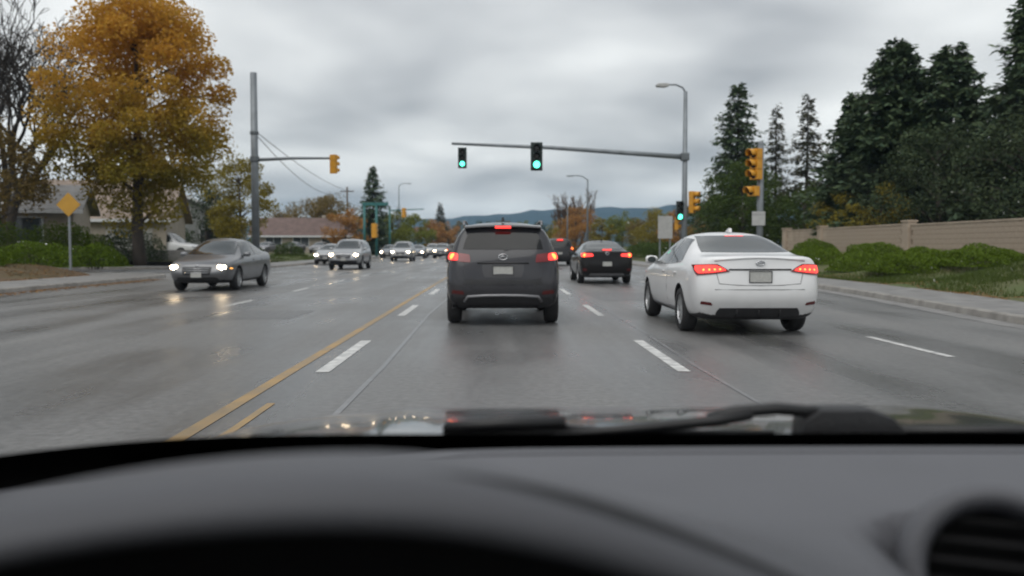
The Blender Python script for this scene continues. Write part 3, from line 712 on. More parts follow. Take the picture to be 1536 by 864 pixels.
# ---- oncoming traffic
GRP = 'oncoming cars with headlights on'
def oncoming(name, label, T, col, x, y, metal=.3, detail=False, lvl=2, clad=False):
    c = Car(name, label, T, paint(name + '_' + '%d' % (y * 10), col, .3, metal), (x, y + T['L'], 0), math.pi, GRP, detail=detail, lvl=lvl)
    c.side_glass(M_GLASS); c.front_dress(True); c.mirror(3.05 if T['kind'] == 'sedan' else 3.0, 1.0 if T['kind'] == 'sedan' else 1.1, c.pm)
    w = T['w']
    if T['kind'] == 'suv': c.decal('rear_window', [(-w + .29, 1.22), (w - .29, 1.22), (w - .38, T['H'] - .17), (-w + .38, T['H'] - .17)], 'rear', M_GLASS_D, k=.1)
    else: c.decal('rear_window', [(-w + .27, 1.16), (w - .27, 1.16), (w - .38, T['H'] - .06), (-w + .38, T['H'] - .06)], 'rear', M_GLASS, k=.1)
    c.pair('taillight', [(w - .4, .92), (w - .1, .9), (w - .1, 1.0), (w - .35, 1.0)], 'rear', M_REDL, k=.2)
    if clad:
        c.decal('lower_cladding', [(-w + .12, .32), (w - .12, .32), (w - .12, .50), (-w + .12, .50)], 'front', M_BLK, k=.08, nu=16, off=.008)
        for d in ('left', 'right'): c.line('sill_cladding', [(1.35, .40), (2.2, .39), (3.1, .40)], d, .05, M_BLK)
    return c
c = oncoming('grey_saloon_car', 'grey saloon with bright headlights, nearest of the oncoming cars', sedan(4.7, .91, 1.50, 1.10, .98), (0.15, 0.155, 0.165), -8.35, 24.2, .45, True, 3)
for d in ('left', 'right'): c.decal('side_marker', [(4.25, .62), (4.42, .63), (4.42, .66), (4.25, .65)], d, M_AMBER, k=.2)
oncoming('silver_suv_car', 'silver off-roader with dark lower cladding coming behind the grey saloon', suv(4.55, .92, 1.68, 1.08), (0.36, 0.37, 0.385), -8.35, 47.0, .4, True, 2, True)
oncoming('silver_saloon_car', 'low silver saloon half hidden behind the silver off-roader near the kerb', sedan(4.6, .9, 1.45), (0.40, 0.41, 0.42), -11.9, 60.0)
oncoming('pale_suv_car', 'pale silver off-roader, first of the far group of oncoming cars', suv(4.5, .92, 1.70, 1.08), (0.40, 0.40, 0.41), -8.2, 73.0)
oncoming('small_saloon_car', 'small dark grey saloon at the kerbside of the far oncoming group', sedan(4.2, .88, 1.46), (0.17, 0.18, 0.20), -11.7, 92.0)
oncoming('blue_grey_saloon_car', 'blue grey saloon just behind the pale off-roader in far traffic', sedan(4.7, .9, 1.46), (0.17, 0.19, 0.22), -8.6, 91.0)
oncoming('far_white_car', 'whitish estate in the middle of the far oncoming traffic', suv(4.5, .9, 1.62), (0.5, 0.5, 0.5), -7.9, 104.0)
oncoming('far_grey_car', 'grey estate car at the edge of far traffic beside the crossover ahead', suv(4.5, .9, 1.6), (0.25, 0.26, 0.27), -6.1, 92.5)
# ================================================================== STREET FURNITURE
M_POLE = mat('galvanised_steel', (0.20, 0.22, 0.235), 0.5, metal=0.35, var=0.15, scale=2)
M_POLE_D = mat('weathered_pole', (0.13, 0.145, 0.155), 0.6, metal=0.2, var=0.2, scale=2)
M_TEAL = mat('teal_paint', (0.025, 0.13, 0.125), 0.5, var=0.15)
M_YELB = mat('signal_yellow', (0.60, 0.28, 0.022), 0.45, var=0.1)
M_SIGB = mat('signal_black', (0.012, 0.022, 0.02), 0.5, var=0.2)
M_GREEN = mat('green_lamp_lit', (0.1, 0.5, 0.4), 0.3, emit=(0.10, 1.0, 0.62), estr=3.6)
M_LENSO = mat('dark_lens', (0.02, 0.012, 0.01), 0.2, var=0.2)
M_SIGN = mat('sign_white', (0.40, 0.40, 0.39), 0.5, var=0.08)
M_SIGNY = mat('sign_yellow', (0.46, 0.25, 0.03), 0.45, var=0.06)

def signal_head(parent, loc, rz, housing, lit=None, s=1.0, n=3, back=True):
    """three-lamp head facing local -Y"""
    h = 0.36 * n * s; w = 0.19 * s
    mb = MB()
    for i in range(n): z = (n / 2 - .5 - i) * .36 * s; mb.box((-w, -.12 * s, z - .175 * s), (w, .12 * s, z + .175 * s))
    if back: mb.box((-w - .07 * s, .0, -h / 2 - .08 * s), (w + .07 * s, .015, h / 2 + .08 * s))
    o = mb.build('signal_head', housing, parent, bevel=.012 * s); o.location = loc; o.rotation_euler = (0, 0, rz)
    for i in range(n):
        z = (n / 2 - .5 - i) * .36 * s
        MB().lathe([(.001, -.125 * s), (.10 * s, -.14 * s), (.145 * s, -.122 * s)], 18, 'Y', (0, 0, z)).build('lens', M_GREEN if lit == i else M_LENSO, o, smooth=True)
        vb = MB(); N_ = 13
        for (yy, rr) in ((-.12 * s, .165 * s), (-.36 * s, .155 * s)):
            for t in range(N_): a = R(-25 + 230 * t / (N_ - 1)); vb.v.append((rr * math.cos(a), yy - (.0 if yy > -.2 * s else .05 * s * math.sin(a)), z + rr * math.sin(a)))
        for t in range(N_ - 1): vb.f.append((t, t + 1, N_ + t + 1, N_ + t))
        vo = vb.build('visor', housing, o, smooth=True); so = vo.modifiers.new('t', 'SOLIDIFY'); so.thickness = .008
    return o

# the mast arm over the road
t = thing('signal_mast', 'tall grey signal mast with long arm and two green lights over the road', 'traffic light', (9.72, 45.2, 0.12))
MB().tube([(0, 0, 0), (0, 0, 3), (0, 0, 9.15)], [.165, .15, .10], 14).build('pole', M_POLE, t, smooth=True)
MB().lathe([(.001, .0), (.30, 0), (.30, .05), (.17, .06), (.17, .4)], 14).build('base_plate', M_POLE, t)
MB().tube([(-.05, -.02, 5.78), (-3, -.02, 5.98), (-7, -.02, 6.25), (-12.1, -.02, 6.45)], [.135, .12, .10, .065], 12).build('mast_arm', M_POLE, t, smooth=True)
MB().box((-.22, -.2, 5.60), (.2, .2, 5.98)).build('arm_bracket', M_POLE_D, t, bevel=.02)
MB().tube([(0, 0, 9.1), (-.15, 0, 9.35), (-.5, 0, 9.5), (-.9, 0, 9.5)], .045, 8).build('lamp_arm', M_POLE, t, smooth=True)
mb = MB(); pts = [(-.85, .0), (-1.0, .13), (-1.35, .15), (-1.5, .06)]
mb.prism([(-.85, 9.52), (-1.0, 9.56), (-1.4, 9.55), (-1.55, 9.48), (-1.5, 9.38), (-1.1, 9.36), (-.88, 9.42)], -.17, .17).build('luminaire', M_SIGN, t, bevel=.03)
signal_head(t, (-7.72, -.16, 5.78), 0, M_SIGB, 2, 1.18)
signal_head(t, (-11.55, -.16, 5.70), 0, M_SIGB, 2, .86)
signal_head(t, (-.30, -.25, 3.0), 0, M_SIGB, 2, .9, back=False)
signal_head(t, (.42, .1, 3.45), R(58), M_YELB, None, 1.05, back=False)
signal_head(t, (-.32, .28, 2.35), R(70), M_YELB, None, .9, 2, back=False)
MB().box((-.3, -.04, 2.95), (.42, .04, 3.02)).box((-.3, -.04, 2.3), (.1, .04, 2.36)).build('head_bracket', M_POLE_D, t)

t = thing('signal_post', 'grey post with yellow signal heads and white sign beside the tan wall', 'traffic light', (10.35, 34.2, 0.13))
MB().tube([(0, 0, 0), (0, 0, 5.15)], [.14, .12], 14).build('pole', M_POLE, t, smooth=True)
MB().lathe([(.001, 5.15), (.13, 5.15), (.09, 5.25), (.001, 5.28)], 14).build('pole_cap', M_POLE, t)
signal_head(t, (-.22, -.14, 4.35), R(-62), M_YELB, None, 1.12, back=False)
signal_head(t, (-.30, -.1, 3.30), R(-62), M_YELB, None, 1.1, 1, back=False)
MB().box((-.2, -.03, 4.1), (0, .03, 4.16)).box((-.2, -.03, 3.25), (0, .03, 3.31)).build('head_bracket', M_POLE_D, t)
MB().box((-.36, -.17, 1.95), (.16, -.145, 2.50)).build('sign_plate', M_SIGN, t, bevel=.01)
mb = MB().box((-.34, -.172, 2.35), (.14, -.1705, 2.40)).build('sign_band', mat('sign_grey', (.3, .3, .3), .5), t)

t = thing('board_sign', 'pale rectangular board on two posts beyond the signal mast', 'sign', (9.75, 50.5, 0.12))
MB().box((-.42, -.03, 1.6), (.42, .03, 2.9)).build('board', M_SIGN, t, bevel=.01)
for x in (-.3, .3): MB().box((x - .04, .032, 0), (x + .04, .1, 2.9)).build('post', M_POLE, t)

# left side: broad steel pole with an arm
t = thing('utility_mast', 'tall broad grey pole with side arm and yellow signal beyond the grey saloon', 'traffic light', (-13.95, 50.3, 0.12))
MB().tube([(0, 0, 0), (0, 0, 5), (0, 0, 11.05)], [.225, .21, .19], 16).build('pole', M_POLE, t, smooth=True)
MB().lathe([(.001, 0), (.4, 0), (.4, .06), (.25, .08)], 14).build('base_plate', M_POLE_D, t)
MB().tube([(.1, 0, 6.1), (2.2, 0, 6.2), (4.75, 0, 6.2)], [.10, .085, .06], 10).build('mast_arm', M_POLE, t, smooth=True)
MB().lathe([(.26, 6.0), (.27, 6.02), (.27, 6.28), (.26, 6.3)], 14).build('arm_collar', M_POLE_D, t)
MB().lathe([(.24, 7.55), (.25, 7.57), (.25, 7.70), (.24, 7.72)], 14).build('wire_collar', M_POLE_D, t)
signal_head(t, (4.55, -.2, 5.85), R(150), M_YELB, None, 1.0, back=False)

# utility pole and its wires
t = thing('utility_pole', 'thin far utility pole behind the brown trees, holding the wires', 'pole', (-21.9, 127, 0.3))
MB().tube([(0, 0, 0), (0, 0, 9.6)], [.16, .12], 8).build('pole', mat('pole_wood', (.10, .08, .065), .8, var=.2), t, smooth=True)
MB().box((-1.0, -.06, 8.9), (1.0, .06, 9.05)).build('crossarm', MATS['pole_wood'], t)
def wire(label, a, b, sag):
    a, b = Vector(a), Vector(b); pts = []
    for i in range(15): u = i / 14; p = a.lerp(b, u); p.z -= sag * 4 * u * (1 - u); pts.append(p)
    tag(MB().tube(pts, .022, 5).build('overhead_wire', mat('wire', (.03, .03, .032), .6)), label, 'wire', 'overhead wires')
wire('upper of the black wires running from the broad pole to the far pole', (-13.75, 50.3, 7.75), (-21.0, 127, 9.27), .7)
wire('lower sagging black wire running from the broad pole to the far pole', (-13.75, 50.3, 7.55), (-22.7, 127, 9.27), 1.5)

# warning sign on the left verge
t = thing('warning_sign', 'yellow diamond warning sign on a grey post behind the left bushes', 'sign', (-17.1, 35.0, 0.3))
MB().box((-.04, -.03, 0), (.04, .03, 2.2)).build('post', M_POLE, t)
MB().prism([(0, 2.14), (.48, 2.62), (0, 3.10), (-.48, 2.62)], -.06, -.04).build('sign_plate', M_SIGNY, t)
MB().prism([(0, 2.18), (.44, 2.62), (0, 3.06), (-.44, 2.62)], -.0640, -.0605).build('sign_face', M_SIGNY, t)

# teal signal frame and lamps farther down the road
t = thing('teal_signal_frame', 'teal frame of two posts and a beam in front of the dark conifer', 'traffic light', (-15.0, 98, 0.15))
for x in (0, 1.35): MB().tube([(x, 0, 0), (x, 0, 5.7)], .15, 8).build('post', M_TEAL, t, smooth=True)
MB().box((-.2, -.12, 5.70), (2.7, .12, 6.05)).build('beam', M_TEAL, t, bevel=.02)
signal_head(t, (1.15, -.25, 2.9), R(160), M_YELB, None, 1.5, back=False)
t = thing('far_signal_arm', 'teal arm with yellow signal above the far oncoming cars', 'traffic light', (-14.4, 116, 0.15))
MB().tube([(0, 0, 0), (0, 0, 6.0)], [.15, .10], 8).build('pole', M_TEAL, t, smooth=True)
MB().tube([(0, 0, 5.9), (4.6, 0, 6.1)], [.08, .06], 8).build('mast_arm', M_TEAL, t, smooth=True)
signal_head(t, (1.9, -.2, 5.6), R(150), M_YELB, None, 1.15, back=False)
def street_lamp(label, loc, h, reach):
    t = thing('street_lamp', label, 'street lamp', loc, 0, 'street lamps along the road')
    MB().tube([(0, 0, 0), (0, 0, h * .5), (0, 0, h)], [.12, .10, .07], 8).build('pole', M_POLE_D, t, smooth=True)
    sg = 1 if reach > 0 else -1
    MB().tube([(0, 0, h - .1), (reach * .3, 0, h + .3), (reach * .7, 0, h + .4), (reach, 0, h + .35)], .05, 6).build('lamp_arm', M_POLE_D, t, smooth=True)
    MB().prism([(reach - sg * .1, h + .42), (reach + sg * .55, h + .38), (reach + sg * .5, h + .28), (reach - sg * .05, h + .26)], -.14, .14).build('luminaire', M_POLE, t)
street_lamp('tall street lamp in front of the bare tree right of the road', (9.7, 94, .12), 8.4, -1.75)
street_lamp('faint far street lamp beside the dark conifer left of the road', (-17.0, 150, .12), 11.6, 1.6)
street_lamp('faint far lamp between crossover and black saloon', (10.0, 125, .12), 7.0, -1.6)

# ================================================================== WALL ON THE RIGHT
M_BLOCK = mat('tan_block', (0.39, 0.315, 0.245), 0.85, var=0.16, scale=1.1, bump=0.35, bscale=30)
M_MORT = mat('tan_mortar', (0.22, 0.165, 0.12), 0.9, var=0.1)
wl = thing('boundary_wall', 'long tan block wall with piers behind the clipped bushes', 'wall', (18.0, 0, 0.3))
WT = [(10, 37.6, 1.86), (38.3, 54.0, 1.90)]          # runs: y0, y1, top
pr = MB()
for y0, y1, zt in WT:
    MB().box((.02, y0, -.3), (.18, y1, zt)).build('wall_core', M_MORT, wl)
    MB().box((-.03, y0, zt), (.23, y1, zt + .07)).build('coping', M_BLOCK, wl, bevel=.01)
for y in (16, 26.8, 37.95, 48.2, 54.15): MB().box((-.10, y - .3, -.3), (.28, y + .3, 2.03)).box((-.14, y - .34, 2.03), (.32, y + .34, 2.11)).build('pier', M_BLOCK, wl, bevel=.01)
bk = MB().box((0, .006, .006), (.05, .394, .194)).build('block', M_BLOCK, wl, bevel=.006); first = True; nb = 0; rest = MB()
for y0, y1, zt in WT:
    r_ = 0
    while zt - .2 * (r_ + 1) > -.2:
        z = zt - .2 * (r_ + 1); y = y0 + (.2 if r_ % 2 else 0)
        while y + .4 <= y1:
            if r_ < 6 and 26.5 < y < 47 and nb < 300 and not any(abs(y + .2 - p) < .45 for p in (26.8, 37.95, 48.2)):
                o = bk if first else bk.copy()
                if not first: C.objects.link(o)
                first = False; o.location = (-.005 * random.random(), y, z); nb += 1
            else: rest.box((0, y + .006, z + .006), (.05, y + .394, z + .194))
            y += .4
        r_ += 1
tag(rest.build('blocks', M_BLOCK, wl), kind='stuff')

# ================================================================== HOUSES ON THE LEFT
M_ROOFT = mat('roof_tan_shingle', (0.24, 0.19, 0.155), 0.9, var=0.2, scale=1.5, bump=0.4, bscale=10)
M_ROOFG = mat('roof_grey_shingle', (0.19, 0.185, 0.18), 0.9, var=0.2, scale=1.5, bump=0.4, bscale=10)
M_ROOFP = mat('roof_pinkish_shingle', (0.13, 0.09, 0.08), 0.9, var=0.2, scale=1.5, bump=0.4, bscale=10)
M_STUC = mat('stucco_beige', (0.33, 0.29, 0.24), 0.9, var=0.1, scale=2)
M_STUCG = mat('siding_grey', (0.27, 0.28, 0.275), 0.9, var=0.1, scale=2)
M_TRIM = mat('white_trim', (0.55, 0.56, 0.57), 0.6, var=0.06)
M_PANE = mat('house_glass', (0.05, 0.06, 0.065), 0.08, var=0.2, spec=0.7)
def house(name, label, loc, rz, lx, ly, eave, ridge, wm, rm, wins, door=None, axis='X'):
    """lx wide (toward the road front is local -Y), ridge along axis"""
    t = thing(name, label, 'house', loc, rz)
    MB().box((-lx / 2, -ly / 2, -.4), (lx / 2, ly / 2, eave)).build('wall', wm, t)
    o = .55; sl = (ridge - eave) / (ly / 2) if axis == 'X' else (ridge - eave) / (lx / 2)
    if axis == 'X':
        p = [(-ly / 2 - o, eave - sl * o), (0, ridge), (ly / 2 + o, eave - sl * o), (ly / 2 + o, eave - sl * o + .16), (0, ridge + .18), (-ly / 2 - o, eave - sl * o + .16)]
        rf = MB().prism(p, -lx / 2 - o, lx / 2 + o, 'YZ').build('roof', rm, t)
        for sg in (-1, 1): MB().prism([(-ly / 2, eave), (ly / 2, eave), (0, ridge)], sg * (lx / 2 - .005), sg * (lx / 2 - .12), 'YZ').build('gable', wm, t)
        MB().box((-lx / 2 - o, -ly / 2 - o - .06, eave - sl * o - .08), (lx / 2 + o, -ly / 2 - o - .003, eave - sl * o + .14)).build('fascia', M_TRIM, rf)
    else:
        p = [(-lx / 2 - o, eave - sl * o), (0, ridge), (lx / 2 + o, eave - sl * o), (lx / 2 + o, eave - sl * o + .16), (0, ridge + .18), (-lx / 2 - o, eave - sl * o + .16)]
        rf = MB().prism(p, -ly / 2 - o, ly / 2 + o, 'XZ').build('roof', rm, t)
        for sg in (-1, 1): MB().prism([(-lx / 2, eave), (lx / 2, eave), (0, ridge)], sg * (ly / 2 - .005), sg * (ly / 2 - .12), 'XZ').build('gable', wm, t)
        for sg in (-1, 1):
            MB().add([(sg * (lx / 2 + o), -ly / 2 - o - .05, eave - sl * o - .08), (0, -ly / 2 - o - .05, ridge - .08), (0, -ly / 2 - o - .05, ridge + .2), (sg * (lx / 2 + o), -ly / 2 - o - .05, eave - sl * o + .18),
                      (sg * (lx / 2 + o), -ly / 2 - o - .004, eave - sl * o - .08), (0, -ly / 2 - o - .004, ridge - .08), (0, -ly / 2 - o - .004, ridge + .2), (sg * (lx / 2 + o), -ly / 2 - o - .004, eave - sl * o + .18)],
                     [(0, 1, 2, 3), (4, 5, 6, 7), (0, 1, 5, 4), (1, 2, 6, 5), (2, 3, 7, 6), (3, 0, 4, 7)]).build('bargeboard', M_TRIM, rf)
    MB().box((lx * .18, .1, ridge - .5), (lx * .18 + .6, .7, ridge + .55)).build('chimney', M_STUC, rf)
    for (x0, x1, z0, z1) in wins:
        y = -ly / 2 - .02
        wn = MB().box((x0, y, z0), (x1, y + .015, z1)).build('window', M_PANE, t)
        fr = MB(); e = .09
        fr.box((x0 - e, y - .04, z0 - e), (x1 + e, y + .0, z0)).box((x0 - e, y - .04, z1), (x1 + e, y + .0, z1 + e)).box((x0 - e, y - .04, z0 + .001), (x0, y, z1 - .001)).box((x1, y - .04, z0 + .001), (x1 + e, y, z1 - .001))
        xm = (x0 + x1) / 2; fr.box((xm - .03, y - .03, z0), (xm + .03, y - .002, z1)); fr.build('frame', M_TRIM, wn)
    if door:
        x0, x1, z1 = door
        d = MB().box((x0, -ly / 2 - .05, 0), (x1, -ly / 2 - .003, z1)).build('door', mat('garage_door', (.42, .41, .39), .7), t)
        MB().box(((x0 + x1) / 2 - .1, -ly / 2 - .09, .9), ((x0 + x1) / 2 + .1, -ly / 2 - .052, .95)).build('handle', M_POLE_D, d)
    return t
house('bungalow', 'low bungalow with wide window and pale fascia behind the left hedge', (-30.2, 51.0, .55), R(18), 11, 7, 2.85, 4.2, M_STUC, M_ROOFG, [(1.0, 3.9, 1.0, 2.3), (-3.5, -1.2, 1.0, 2.3)])
house('tan_roofed_house', 'house with broad tan roof behind the big autumn tree', (-30.0, 68.0, .5), R(10), 9.5, 8, 3.0, 5.7, M_STUC, M_ROOFT, [(-3.6, -1.6, .9, 2.2)], (.6, 3.8, 2.2))
house('grey_gabled_house', 'grey gabled house behind the white parked van', (-29.5, 84.0, .5), R(14), 10, 8, 3.0, 5.3, M_STUCG, M_ROOFG, [(-3.4, -.6, .9, 2.3), (1.2, 3.6, .9, 2.3)], None, 'Y')
house('pinkish_roofed_house', 'far house with pinkish brown roof behind the row of parked cars', (-27.0, 122, .5), R(8), 13, 8, 2.4, 4.6, M_STUC, M_ROOFP, [(-4.8, -2.8, .8, 2.0), (-1.2, .8, .8, 2.0), (2.6, 5.0, .8, 2.0)])
t = tag(MB().box((-23.0, 52.3, .1), (-17.2, 52.7, 1.05)).build('garden_wall', M_CONC, bevel=.02), 'low pale concrete garden wall beyond the autumn tree trunk', 'wall')
# parked cars
def parked(name, label, T, col, loc, rz, grp=None):
    c = Car(name, label, T, paint(name, col, .3), loc, rz, grp, detail=False, lvl=2); c.side_glass(M_GLASS); c.front_dress(False); w = T['w']
    if T['kind'] == 'suv': c.decal('rear_window', [(-w + .29, 1.22), (w - .29, 1.22), (w - .38, T['H'] - .17), (-w + .38, T['H'] - .17)], 'rear', M_GLASS_D, k=.1)
    else: c.decal('rear_window', [(-w + .27, 1.16), (w - .27, 1.16), (w - .38, T['H'] - .06), (-w + .38, T['H'] - .06)], 'rear', M_GLASS, k=.1)
    c.pair('taillight', [(w - .4, .92), (w - .1, .9), (w - .1, 1.0), (w - .35, 1.0)], 'rear', M_REDL, k=.2)
    return c
parked('white_van_car', 'white people carrier parked before the grey gabled house', suv(4.9, .95, 1.95, 1.15), (.62, .63, .64), (-27.2, 66.5, .42), R(-100))
for i, (cl, lb) in enumerate(((( .16, .16, .17), 'dark grey car, leftmost parked before the pinkish roofed house'), ((.35, .35, .36), 'silver car, middle one parked before the pinkish roofed house'), ((.045, .05, .07), 'dark blue car, rightmost parked before the pinkish roofed house'))):
    parked('parked_car', lb, sedan(4.5, .9, 1.45), cl, (-28.6 + 3.4 * i, 111, .40), R(172), 'cars parked before the far house')
# ================================================================== VEGETATION
M_BARK = mat('bark', (0.055, 0.045, 0.038), 0.95, var=0.3, scale=5, bump=0.7, bscale=14, stretch=(1, 1, .25))
M_TWIG = mat('twig_bark', (0.05, 0.044, 0.04), 0.95, var=0.2, scale=3)
OR_TOP = [(0.64, 0.35, 0.05), (0.78, 0.52, 0.08), (0.74, 0.46, 0.06), (0.80, 0.60, 0.14), (0.52, 0.30, 0.05)]
OLIVE = [(0.32, 0.25, 0.035), (0.58, 0.42, 0.05), (0.70, 0.50, 0.06), (0.24, 0.21, 0.035)]
M_LF_BIG = leaf_mat('leaves_orange_turning', OLIVE, .55, (4.0, 9.5, OR_TOP))
M_LF_YEL = leaf_mat('leaves_yellow_olive', [(0.2184, 0.1794, 0.0317), (0.468, 0.312, 0.0432), (0.624, 0.3588, 0.0432), (0.2652, 0.2184, 0.036)], .4)
M_LF_YG = leaf_mat('leaves_yellow_green', [(0.1856, 0.2025, 0.03), (0.3375, 0.3038, 0.0374), (0.4725, 0.3713, 0.045), (0.1519, 0.1688, 0.03)], .4)
M_LF_RUST = leaf_mat('leaves_rust', [(0.2925, 0.13, 0.0488), (0.4062, 0.2113, 0.065), (0.2438, 0.1463, 0.065), (0.455, 0.26, 0.0731)], .35)
M_LF_BRN = leaf_mat('leaves_brown_olive', [(0.1311, 0.1049, 0.0368), (0.2076, 0.142, 0.046), (0.1092, 0.1136, 0.0368), (0.2403, 0.1639, 0.0552)], .35)
M_LF_DK = leaf_mat('leaves_dark_evergreen', [(0.0299, 0.0487, 0.0258), (0.0487, 0.0712, 0.0332), (0.0375, 0.0562, 0.0277), (0.0638, 0.0825, 0.0368)], .2)
M_LF_GR = leaf_mat('leaves_hedge_green', [(0.0919, 0.1454, 0.011), (0.1301, 0.2144, 0.0134), (0.1684, 0.2603, 0.0172), (0.1072, 0.1607, 0.0122)], .3)
M_LF_RD = leaf_mat('leaves_round_green', [(0.049, 0.0812, 0.0154), (0.084, 0.119, 0.022), (0.112, 0.147, 0.0242), (0.063, 0.091, 0.0176)], .25)
M_ND = leaf_mat('needles_dark', [(0.0515, 0.0847, 0.0504), (0.0808, 0.1214, 0.0672), (0.0662, 0.1029, 0.0538), (0.1103, 0.147, 0.0739)], .15)
M_ND2 = leaf_mat('needles_brownish', [(0.0499, 0.0614, 0.0384), (0.0768, 0.0768, 0.0461), (0.0576, 0.0576, 0.0384), (0.096, 0.0864, 0.0538)], .15)

def deciduous(name, label, loc, H, base, rx, mt, nleaf=6000, size=.16, ncl=60, trunk_r=.18, group=None, top=.62, lean=(0, 0), rc=.16):
    t = thing(name, label, 'tree', loc, random.uniform(0, 6.28), group)
    r = random.Random(zlib.crc32(label.encode()) % 9999)
    ch = H - base; cz = base + ch * .46
    P0 = [(0, 0, -.1), (r.uniform(-.1, .1), r.uniform(-.1, .1), base * .6), (r.uniform(-.15, .15) + lean[0] * .3, r.uniform(-.15, .15), base + ch * .3), (lean[0] * .6, lean[1] * .6, base + ch * .75)]
    tr = MB().tube(P0, [trunk_r * 1.25, trunk_r, trunk_r * .7, trunk_r * .15], 9); cl = []
    for i in range(ncl):
        while True:
            u = Vector((r.uniform(-1, 1), r.uniform(-1, 1), r.uniform(-1, 1)))
            if .3 < u.length < 1: break
        zz = u.z; prof = 1.0 - .45 * max(0, zz) ** 1.6 - .22 * max(0, -zz) ** 2
        cl.append(Vector((u.x * rx * prof, u.y * rx * prof, cz + zz * ch * .5)))
    for c_ in cl[:26]:
        k = max(base * .75, min(base + ch * .65, c_.z - .35 * math.hypot(c_.x, c_.y) - .2)); s = Vector((0, 0, k)); m_ = s.lerp(c_, .5) + Vector((0, 0, .12 * (c_ - s).length))
        tr.tube([s, m_, c_], [trunk_r * .32, trunk_r * .18, trunk_r * .05], 5, False)
    tr.build('trunk', M_BARK, t, smooth=True)
    A = np.array([tuple(c_) for c_ in cl]); w_ = rng.uniform(.45, 1.5, len(A)); idx = rng.choice(len(A), nleaf, p=w_ / w_.sum())
    sg = rx * rc * 1.6
    off = rand_unit(nleaf) * (rng.uniform(.15, 1, (nleaf, 1)) ** .5) * sg * rng.uniform(.7, 1.35, (len(A), 1))[idx]
    off[:, 2] *= .72
    V = leaf_quads(A[idx] + off, size, .62)
    quads_np('crown', V, mt, t)
    return t

def conifer(name, label, loc, H, rb, mt, dens=1.0, gap=.42, sparse=1.0, low=.06, group=None, size=.42, lean=0.0, pw=.82):
    t = thing(name, label, 'tree', loc, random.uniform(0, 6.28), group)
    r = random.Random(zlib.crc32(label.encode()) % 9999)
    tr = MB().tube([(0, 0, -.1), (0, 0, H * .5), (lean, 0, H * .985)], [.012 * H + .05, .007 * H + .03, .012], 8)
    B = []; z = H * low; ph = r.uniform(0, 6)
    while z < H * .985:
        f_ = z / H; Lr = rb * (1 - f_) ** pw * (1 - .25 * max(0, .18 - f_) / .18)
        nb = max(3, int((5 + 5 * (1 - f_)) * sparse))
        a0 = r.uniform(0, 6.28)
        for j in range(nb):
            a = a0 + 6.283 * j / nb + r.uniform(-.5, .5); l = Lr * r.uniform(.5, 1.1) * (1 + .16 * math.sin(a * 2 + z * .9 + ph) + .12 * math.sin(a * 3 - z * 1.7)) + .12
            zz = z + r.uniform(-.7, .7) * gap; dr = r.uniform(.05, .40)
            d = Vector((math.cos(a), math.sin(a), 0)); ps = []
            for q in (0, .35, .7, 1.0): ps.append(Vector((lean * f_, 0, zz)) + d * (l * q) + Vector((0, 0, l * (.16 * q - dr * q * q))))
            tr.tube(ps, [.03 + .012 * l, .02 + .006 * l, .015, .006], 4, False)
            B.append((ps, l, a))
        z += gap * (1.15 - .6 * f_) * r.uniform(.8, 1.2)
    tr.build('trunk', M_BARK, t, smooth=True)
    C0, D0, S0 = [], [], []
    for ps, l, a in B:
        n = int((6 + 13 * l) * dens)
        for _ in range(n):
            q = r.uniform(.08, 1.0) ** .8; i = min(2, int(q / .35)); lo_, hi_ = (0, .35, .7, 1.0)[i], (0, .35, .7, 1.0)[i + 1]
            p = ps[i].lerp(ps[i + 1], (q - lo_) / (hi_ - lo_))
            sa = a + r.choice((-1, 1)) * r.uniform(.25, 1.2); C0.append((p.x + r.gauss(0, .07), p.y + r.gauss(0, .07), p.z + r.gauss(-.06, .11))); wd = .30 * l * (1 - q) + .25
            D0.append((math.cos(sa), math.sin(sa), r.uniform(-.9, .35))); S0.append(size * r.uniform(.6, 1.25) * (0.55 + wd * .7))
    Pn, D, Sz = np.array(C0), np.array(D0), np.array(S0)[:, None]
    D /= np.linalg.norm(D, axis=1, keepdims=True)
    nr = np.tile(np.array([0, 0, 1.0]), (len(D), 1)) + rng.normal(0, .5, (len(D), 3)); A = np.cross(D, nr); A /= np.linalg.norm(A, axis=1, keepdims=True)
    wq = Sz * .20
    V = np.stack([Pn - A * wq * .35, Pn + D * Sz * .55 - A * wq, Pn + D * Sz, Pn + D * Sz * .55 + A * wq], axis=1)
    quads_np('crown', V, mt, t)
    return t

